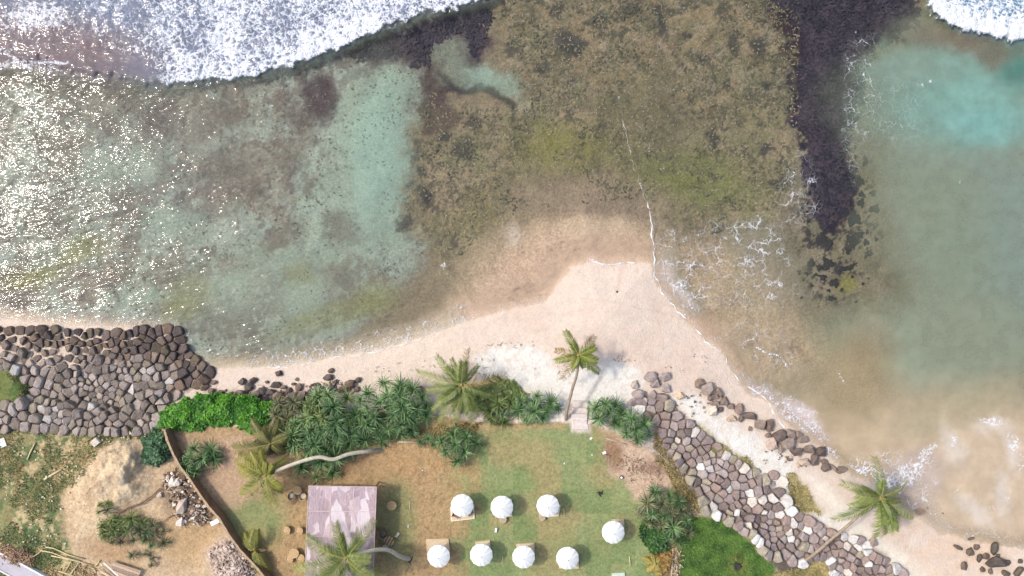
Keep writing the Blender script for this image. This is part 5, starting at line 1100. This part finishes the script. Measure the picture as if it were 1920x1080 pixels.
# ---- boundary wall
WALLPX = [(308, 806), (313, 825), (325, 853), (337, 875), (355, 898), (367, 917), (390, 950), (410, 972), (430, 1005), (450, 1032), (470, 1053), (484, 1068), (505, 1095), (530, 1130)]
WT = LAND_Z+1.7; wp_ = [P(u, v, WT) for u, v in WALLPX]; c0 = Vector((wp_[0].x, wp_[0].y, LAND_Z)); root = thing('boundary_wall', c0, 'rough brown boundary wall running down between building plot and garden', 'wall')
WALLM = simple_mat('mud_plaster', (150, 118, 94), 0.95, 0.22, 1.4, 0.06); COPM = simple_mat('wall_coping', (190, 162, 132), 0.95, 0.2, 2.5, 0.05)
def wall_sweep(half, z0, z1, nm, mat):
    mb = MB(); vs = []; fs = []; dense = []
    for a, b in zip(wp_[:-1], wp_[1:]):
        for i in range(6): dense.append(a.lerp(b, i/6))
    dense.append(wp_[-1])
    for i, p in enumerate(dense):
        t = (dense[min(i+1, len(dense)-1)]-dense[max(i-1, 0)]).normalized(); nrm_ = Vector((-t.y, t.x, 0)); jz = random.uniform(-.03, .03); jw = random.uniform(0.9, 1.1)
        for s_, z in ((-1, z0), (-1, z1+jz), (1, z1+jz), (1, z0)): q = p+nrm_*half*s_*jw-c0; vs.append((q.x, q.y, z))
    for i in range(len(dense)-1):
        for j in range(4): fs.append((i*4+j, i*4+(j+1) % 4, i*4+4+(j+1) % 4, i*4+4+j))
    fs += [(3, 2, 1, 0), tuple(len(vs)-4+j for j in range(4))]; mb.add(vs, fs); mb.obj(nm, mat, root)
wall_sweep(0.11, -0.4, 1.64, 'wall_body', WALLM); wall_sweep(0.125, 1.642, 1.70, 'coping', COPM)

# ---- stone steps from the garden to the beach
base = P(1090, 790, 1.5); st = thing('stone_steps', (base.x, base.y, 0), 'whitish stone steps from the lawn down to the beach beside the slender palm', 'steps')
STEP_M = simple_mat('pale_step_stone', (226, 212, 205), 0.9, 0.14, 2.5, 0.04)
for i, (v0, v1, u0, u1, z) in enumerate([(753, 766, 1075, 1104, 0.75), (766, 778, 1073, 1103, 1.1), (777, 789, 1072, 1102, 1.5), (788, 799, 1072, 1102, 1.9), (797, 805, 1073, 1103, 2.34)]):
    z = max(zt(u0, v0), zt(u1, v0), zt(u0, v1), zt(u1, v1), zt((u0+u1)/2, v1))+0.06
    a = P(u0, v1, z); b = P(u1, v0, z); mb = MB(); mb.box(((a.x+b.x)/2-base.x, (a.y+b.y)/2-base.y, z-0.42), (abs(b.x-a.x)*random.uniform(.95, 1.05), abs(b.y-a.y)+0.1, 0.9), random.uniform(-.03, .03)); mb.obj('step', STEP_M, st)
for i, (u, v) in enumerate([(1068, 772), (1069, 785), (1107, 775), (1108, 788)]):
    p = P(u, v, 1.5); mb = MB(); mb.lathe([(0.02, 0.4), (0.25, 0.3), (0.33, 0.0), (0.3, -0.6)], 7, (p.x-base.x, p.y-base.y, 1.2), rad=lambda a, r: 1+0.15*math.sin(3*a+i)); mb.obj('side_stone', STEP_M, st)

# ================================================================== BUILDING PLOT ON THE LEFT
BAMBOO_M = simple_mat('bamboo', (226, 206, 156), 0.7, 0.15, 3); PLANK_M = simple_mat('weathered_plank', (190, 164, 142), 0.85, 0.22, 5, 0.01, objrand=0.3); RUBBLE_M = simple_mat('pale_rubble', (222, 206, 190), 0.9, 0.2, 3, 0.03); CONCG_M = simple_mat('grey_concrete', (196, 190, 198), 0.9, 0.1, 1.2, 0.02)
def pole(pts, rad, mat, name, label, cat, group=None, dz=0.1):
    w_ = [G(u, v, dz+(q[0] if q else 0)) for u, v, *q in pts]; c0 = w_[0].copy(); mb = MB(); mb.tube([p-c0 for p in w_], rad, 6); o = mb.obj(name, mat, None, True); o.location = c0; props(o, label, cat, group); return o
pole([(51, 862), (57, 848), (66, 830)], 0.09, BAMBOO_M, 'wooden_pole', 'single pale pole lying on green weeds at the upper left plot', 'pole')
pole([(83, 899), (98, 890), (116, 880)], 0.13, BAMBOO_M, 'wooden_pole', 'thick pale pole lying beside the sandy mound', 'pole')
GB = 'bamboo poles laid at the bottom left'
for p, lb in [([(86, 1026), (100, 1028), (130, 1041), (158, 1048)], 'upper bamboo pole with a bent tip at the bottom left'), ([(75, 1032), (97, 1036), (120, 1045), (150, 1052)], 'thin bamboo pole crossing in the middle of the bottom left bundle'), ([(96, 1042), (120, 1047), (145, 1052), (178, 1062)], 'lowest long bamboo pole of the bottom left bundle'), ([(148, 1056), (140, 1066), (130, 1080)], 'bamboo pole slanting down to the bottom edge'), ([(134, 1052), (128, 1062), (122, 1072)], 'short bamboo stick left of the slanting pole'),
              ([(110, 1071), (130, 1077), (146, 1084)], 'bamboo pole touching the bottom edge left of the planks'), ([(178, 1062), (184, 1056), (187, 1050)], 'short upright bamboo stick at the left of the planks'), ([(45, 1043), (60, 1045), (72, 1038), (80, 1030)], 'curved dry bamboo branch above the brush pile')]:
    pole(p, 0.07, BAMBOO_M, 'bamboo_pole', lb, 'pole', GB, 0.15)
pole([(300, 916), (285, 930), (262, 945), (240, 952), (222, 962), (198, 960)], [0.06, 0.08, 0.09, 0.08, 0.07, 0.04], simple_mat('bare_branch', (140, 108, 80), 0.9, 0.2, 3), 'bare_branch', 'bare brown branch curving across the sandy mound', 'branch', None, 0.3)
pole([(308, 978), (316, 970), (325, 966)], 0.05, WOODD_M, 'bare_branch', 'short bare branch left of the rubble heap', 'branch', None, 0.2)
# planks
def plank(u0, v0, u1, v1, wd, z, mat, label, group=None, th=0.05):
    a = G(u0, v0, z); b = G(u1, v1, z); d = b-a; mb = MB(); mb.box((0, 0, 0), (Vector((d.x, d.y)).length, wd, th)); o = mb.obj('plank', mat); o.location = (a+b)/2; o.rotation_euler = (0, -math.atan2(d.z, math.hypot(d.x, d.y)), math.atan2(d.y, d.x)); props(o, label, 'plank', group)
GPK = 'weathered planks piled at the bottom left'
for i in range(6): plank(213+i*1.6-6, 1054+i*4.6-1, 262-i*1.9+2, 1072+i*4.2, random.uniform(.2, .27), 0.45+random.uniform(-.04, .06), PLANK_M, 'broad pinkish plank in the flat stack at the right of the pile', GPK)
for i in range(6): plank(190-i*1+(2 if i % 2 else -3), 1056+i*5.4, 222+i*2, 1086+i*3, 0.16, 0.28+0.05*(i % 3), BAMBOO_M if i % 3 == 0 else PLANK_M, 'narrow pale batten slanting at the left of the plank pile', GPK)
plank(194, 1055, 224, 1082, 0.2, 0.52, simple_mat('white_board', (236, 226, 220), 0.8, 0.06, 3), 'white painted board on top of the plank pile')
plank(395, 983, 411, 975, 0.5, 0.75, WHITE_M, 'bright white board on the rubble beside the boundary wall')
small_cushion(5, 830, 20, (0.7, 1.0, 0.1), WHITE_M, 'plastic_sheet', 'white plastic scrap on the weeds at the far left', 'plastic', 0.08)
small_cushion(180, 829, 40, (0.9, 0.8, 0.5), RUBBLE_M, 'sand_block', 'pale square lump at the top of the sandy mound', 'block', 0.2)
# rubble heap: named lumps and the small stuff between them
for (u, v, a, b, an, lb) in [(345, 946, 9, 13, 15, 'big pinkish concrete slab in the rubble heap'), (327, 903, 8, 10, 0, 'left white lump at the top of the rubble heap'), (335, 902, 7, 7, 0, 'right white lump at the top of the rubble heap'), (340, 978, 7, 9, 20, 'white torn lump at the foot of the rubble heap'), (301, 927, 5, 5, 0, 'pale stone at the left foot of the rubble heap')]:
    boulder(u, v, a, b, an, (238, 226, 214) if 'white' in lb else (212, 190, 176), lb, None, 'rubble_block', 0.1, 0.8)
def litter(name, label, cat, centers, n, cols, smin, smax, seed, stick=0.4):
    r = random.Random(seed); mb = MB(); mats = [simple_mat(name+'_tone', c_, 0.9, 0.15, 4) for c_ in cols]
    for _ in range(n):
        cu, cv, ru, rv = r.choice(centers); a = r.uniform(0, 6.28); q = r.random()**0.6; u, v = cu+ru*q*math.cos(a), cv+rv*q*math.sin(a); p = G(u, v, r.uniform(0.02, 0.25)); s_ = r.uniform(smin, smax)
        if r.random() < stick: mb.box(p, (s_*r.uniform(2.5, 5), 0.05, 0.05), r.uniform(0, 3.14), r.randrange(len(cols)), r.uniform(-.25, .25))
        else: mb.box(p, (s_, s_*r.uniform(.5, 1), s_*r.uniform(.3, .7)), r.uniform(0, 3.14), r.randrange(len(cols)), r.uniform(-.5, .5))
    o = mb.obj(name, mats); props(o, label, cat, kind='stuff')
litter('rubble', 'mixed rubble, sticks and scraps heaped along the boundary wall', 'rubble', [(330, 905, 26, 22), (350, 935, 34, 30), (375, 965, 24, 20), (355, 965, 30, 16)], 520, [(236, 222, 206), (200, 172, 150), (120, 100, 86), (90, 78, 72), (170, 140, 112)], 0.12, 0.45, 5)
litter('rubble', 'pale stony rubble heaped at the bottom beside the boundary wall', 'rubble', [(432, 1050, 42, 36), (445, 1070, 34, 20)], 420, [(226, 206, 194), (204, 182, 168), (170, 146, 132)], 0.12, 0.4, 6, 0.3)
litter('brush_pile', 'tangle of reddish brown dead brush at the far bottom left', 'brush', [(28, 1042, 34, 16), (40, 1050, 26, 14), (10, 1035, 18, 12)], 420, [(168, 132, 108), (188, 152, 124), (120, 92, 76), (200, 168, 136)], 0.08, 0.22, 7, 0.95)
litter('straw_litter', 'pale straw and sticks scattered by the bamboo at the bottom left', 'litter', [(100, 1074, 22, 10), (140, 1068, 20, 12), (165, 1072, 18, 12)], 200, [(224, 202, 150), (196, 168, 120), (150, 124, 90)], 0.06, 0.16, 8, 0.95)
litter('pebbles', 'small pale stones scattered over the building plot', 'pebbles', [(130, 960, 80, 60), (70, 900, 80, 70), (130, 880, 40, 30), (230, 820, 60, 12), (60, 1010, 60, 20)], 150, [(226, 208, 172), (206, 184, 142), (236, 226, 204)], 0.08, 0.24, 9, 0.05)
litter('wrack', 'small dark wrack scraps along the upper beach', 'wrack', [(960, 645, 60, 8), (1060, 690, 60, 10), (1150, 675, 60, 8), (900, 690, 60, 20), (1300, 690, 60, 30), (760, 690, 90, 16)], 110, [(150, 124, 104), (176, 150, 128), (120, 98, 82)], 0.05, 0.14, 30, 0.3)
litter('leaf_litter', 'twigs and scraps on bare soil at the right of the lawn', 'litter', [(1210, 885, 36, 26), (1180, 870, 30, 20), (1265, 870, 24, 30)], 170, [(206, 184, 160), (120, 92, 76), (160, 128, 100)], 0.06, 0.16, 10, 0.7)
litter('dead_leaves', 'dark dead leaves and twigs at the wall foot right of the lawn', 'litter', [(1270, 1050, 12, 30), (1300, 958, 26, 8)], 120, [(96, 76, 62), (186, 160, 126), (230, 216, 196)], 0.06, 0.18, 11, 0.8)
litter('pebbles', 'small stones scattered on the beach among the dark boulders', 'pebbles', [(560, 740, 60, 20), (480, 735, 60, 16), (620, 722, 50, 10), (1300, 760, 40, 30), (1480, 860, 60, 20)], 160, [(150, 130, 116), (110, 94, 84), (196, 172, 152)], 0.1, 0.3, 12, 0.0)
# concrete strip in the corner
zc_ = LAND_Z+0.5
def slab(q, z0, z1, name, mat, parent=None, org=Vector((0, 0, 0))):
    mb = MB(); w_ = [P(u, v, z1) for u, v in q]; n = len(w_); vs = [(p.x-org.x, p.y-org.y, z1-org.z) for p in w_]+[(p.x-org.x, p.y-org.y, z0-org.z) for p in w_]
    mb.add(vs, [tuple(range(n))[::-1], tuple(range(n, 2*n))]+[(k, (k+1) % n, n+(k+1) % n, n+k) for k in range(n)]); return mb.obj(name, mat, parent)
org = P(20, 1060, LAND_Z); org.z = LAND_Z; cs = thing('concrete_slab', org, 'lilac grey concrete strip with white edges in the bottom left corner', 'slab')
slab([(-80, 990), (0, 1040), (40, 1060), (85, 1085), (130, 1110), (70, 1110), (20, 1082), (0, 1071), (-80, 1030)], LAND_Z-0.3, zc_, 'slab', CONCG_M, cs, org)
KERB_M = simple_mat('white_edge', (238, 234, 236), 0.9, 0.05, 3)
slab([(-80, 986), (0, 1036), (40, 1056), (85, 1081), (134, 1109), (130, 1111), (85, 1085), (40, 1060), (0, 1040), (-80, 990)], LAND_Z-0.3, zc_+0.1, 'edge', KERB_M, cs, org)
slab([(-80, 1028), (0, 1069), (20, 1080), (72, 1108), (68, 1111), (20, 1083), (0, 1072), (-80, 1032)], LAND_Z-0.3, zc_+0.1, 'edge', KERB_M, cs, org)

# ================================================================== SMALL THINGS ON THE LAWN
GREYWOOD_M = simple_mat('driftwood_grey', (206, 188, 160), 0.85, 0.15, 4)
for p, rd, lb, m_ in [([(746, 828), (785, 829)], 0.14, 'pale log edging the top of the brown lawn left of the pandanus clump', GREYWOOD_M), ([(700, 829), (727, 829)], 0.07, 'thin grey stick above the base of the snaking palm trunk', GREYWOOD_M),
                      ([(1057, 953), (1058, 960), (1058, 968)], 0.05, 'thin pale stick right of the right upper parasol', BAMBOO_M), ([(943, 1043), (943, 1048), (941, 1055)], 0.05, 'thin pale stick between the second and third lower parasols', BAMBOO_M), ([(1180, 1043), (1181, 1052), (1182, 1061)], 0.06, 'pale stick on green turf near the bottom right of the lawn', BAMBOO_M),
                      ([(1136, 822), (1153, 827), (1175, 833)], 0.05, 'thin pole lying across the top of the bare brown plot', GREYWOOD_M), ([(1262, 1028), (1261, 1050), (1259, 1082)], 0.1, 'long pale pole along the right side of the lawn at the bottom', GREYWOOD_M),
                      ([(1300, 957), (1318, 960), (1338, 963)], 0.07, 'pale branch lying on the edge of the lush grass bank', GREYWOOD_M), ([(1277, 880), (1278, 892)], 0.06, 'short pale stick propped against the sea wall stones', GREYWOOD_M), ([(1245, 860), (1262, 878), (1280, 905)], 0.05, 'thin dry branch along the garden bank by the sea wall', GREYWOOD_M),
                      ([(769, 940), (768, 950), (770, 958)], 0.045, 'pale twig on brown turf right of the lone round table', BAMBOO_M), ([(766, 984), (765, 990)], 0.06, 'short white twig on brown turf below the other twig', WHITE_M)]:
    pole(p, rd, m_, 'stick', lb, 'stick', None, 0.06)
for u, v, s_, lb in [(1108, 822, 0.32, 'white scrap near the top right of the lawn'), (1133, 849, 0.42, 'white scrap at the edge of the bare brown plot'), (1058, 869, 0.18, 'tiny white scrap in the middle of the upper lawn'), (792, 882, 0.16, 'tiny pale scrap on the upper brown turf'), (1110, 853, 0.16, 'tiny white speck of litter left of the bare plot')]:
    small_cushion(u, v, random.uniform(0, 90), (s_, s_*0.7, 0.07), WHITE_M, 'paper_scrap', lb, 'scrap', 0.05)
# coconut with white cut on the bare soil, dark bucket-like pots and a small fence post
def pot(u, v, label, name='coconut', r_=0.24, c1=(244, 238, 228), c2=(96, 80, 66)):
    b = G(u, v, 0.15); root = thing(name, b, label, name.replace('_', ' ')); mb = MB(); mb.lathe([(0.02, -0.16), (r_*0.8, -0.12), (r_, 0.02), (r_*0.85, 0.14), (r_*0.6, 0.18)], 10); mb.obj('husk', simple_mat(name+'_husk', c2, 0.9, 0.2, 4), root, True)
    mb = MB(); mb.lathe([(0.0, 0.2), (r_*0.4, 0.2), (r_*0.6, 0.17)], 10); mb.obj('flesh', simple_mat(name+'_flesh', c1, 0.8, 0.05, 4), root, True)
pot(1165, 895, 'cut coconut with white top on the bare soil right of the lawn')
def dark_stump(u, v, label, s_=1.0):
    b = G(u, v); root = thing('tree_stump', b, label, 'stump'); mb = MB(); mb.lathe([(0.3*s_, -0.05), (0.22*s_, 0.12), (0.2*s_, 0.25), (0.12*s_, 0.22), (0, 0.18)], 9, rad=lambda a, r: 1+0.2*math.sin(3*a+1)); dm = simple_mat('charred_wood', (62, 54, 50), 0.9, 0.3, 4); mb.obj('stub', dm, root)
    for i in range(3): a = i*2.1+0.6; mb = MB(); mb.tube([(0.1*math.cos(a), 0.1*math.sin(a), 0.05), (0.35*s_*math.cos(a), 0.35*s_*math.sin(a), 0.06), (0.55*s_*math.cos(a+.3), 0.55*s_*math.sin(a+.3), 0.02)], [0.06, 0.05, 0.02], 5); mb.obj('root', dm, root)
dark_stump(768, 1050, 'small dark stump at the foot of the trunk leaning on the shelter'); dark_stump(1125, 925, 'small black stump standing on the right half of the lawn', 0.85); dark_stump(1382, 1062, 'charred stump in a dry patch on the lush grass bank', 2.0)
def post(u, v, label):
    b = G(u, v); root = thing('fence_post', b, label, 'post'); mb = MB(); mb.tube([(0, 0, -0.1), (0, 0, 0.8)], 0.06, 6); mb.obj('stake', WOODD_M, root); mb = MB(); mb.tube([(0, 0.1, 0.6), (0, -1.5, 0.55)], 0.03, 5); mb.obj('rail', WOODD_M, root)
post(1137, 852, 'short wooden post with a rail at the left edge of the bare plot')

# ================================================================== tell the loose rocks apart in their labels
ORD = 'first second third fourth fifth sixth seventh eighth ninth tenth eleventh twelfth thirteenth fourteenth fifteenth sixteenth seventeenth eighteenth nineteenth twentieth'.split()
def ordinal(n): return ORD[n-1] if n <= 20 else ('twenty-' if n < 30 else 'thirty-' if n < 40 else 'forty-')+ORD[n % 10-1] if n % 10 else {30: 'thirtieth', 40: 'fortieth'}.get(n, str(n)+'th')
for grp, text in ((GRP1, 'dark boulder on the sand above the pandanus, %s from the left'), (GRP2, 'grey brown boulder of the right-hand swash ridge, %s from its upper left end'), (GRP3, 'lilac grey boulder heaped atop the right sea wall, %s from the left'),
                  (GRP4, 'dark rock of the bottom right group, %s from the left'), ('submerged coral heads', 'dark submerged coral head below the purple weed band, %s from the left')):
    obs = sorted([o for o in COL.objects if o.get('group') == grp], key=lambda o: o.location.x)
    for i, o in enumerate(obs): o['label'] = text % ordinal(i+1)
for key, text in (('broad pinkish plank', 'broad pinkish plank of the flat stack, %s from its top edge'), ('narrow pale batten', 'narrow pale batten of the plank pile, %s from its top edge')):
    obs = sorted([o for o in COL.objects if str(o.get('label', '')).startswith(key)], key=lambda o: -o.location.y)
    for i, o in enumerate(obs): o['label'] = text % ordinal(i+1)
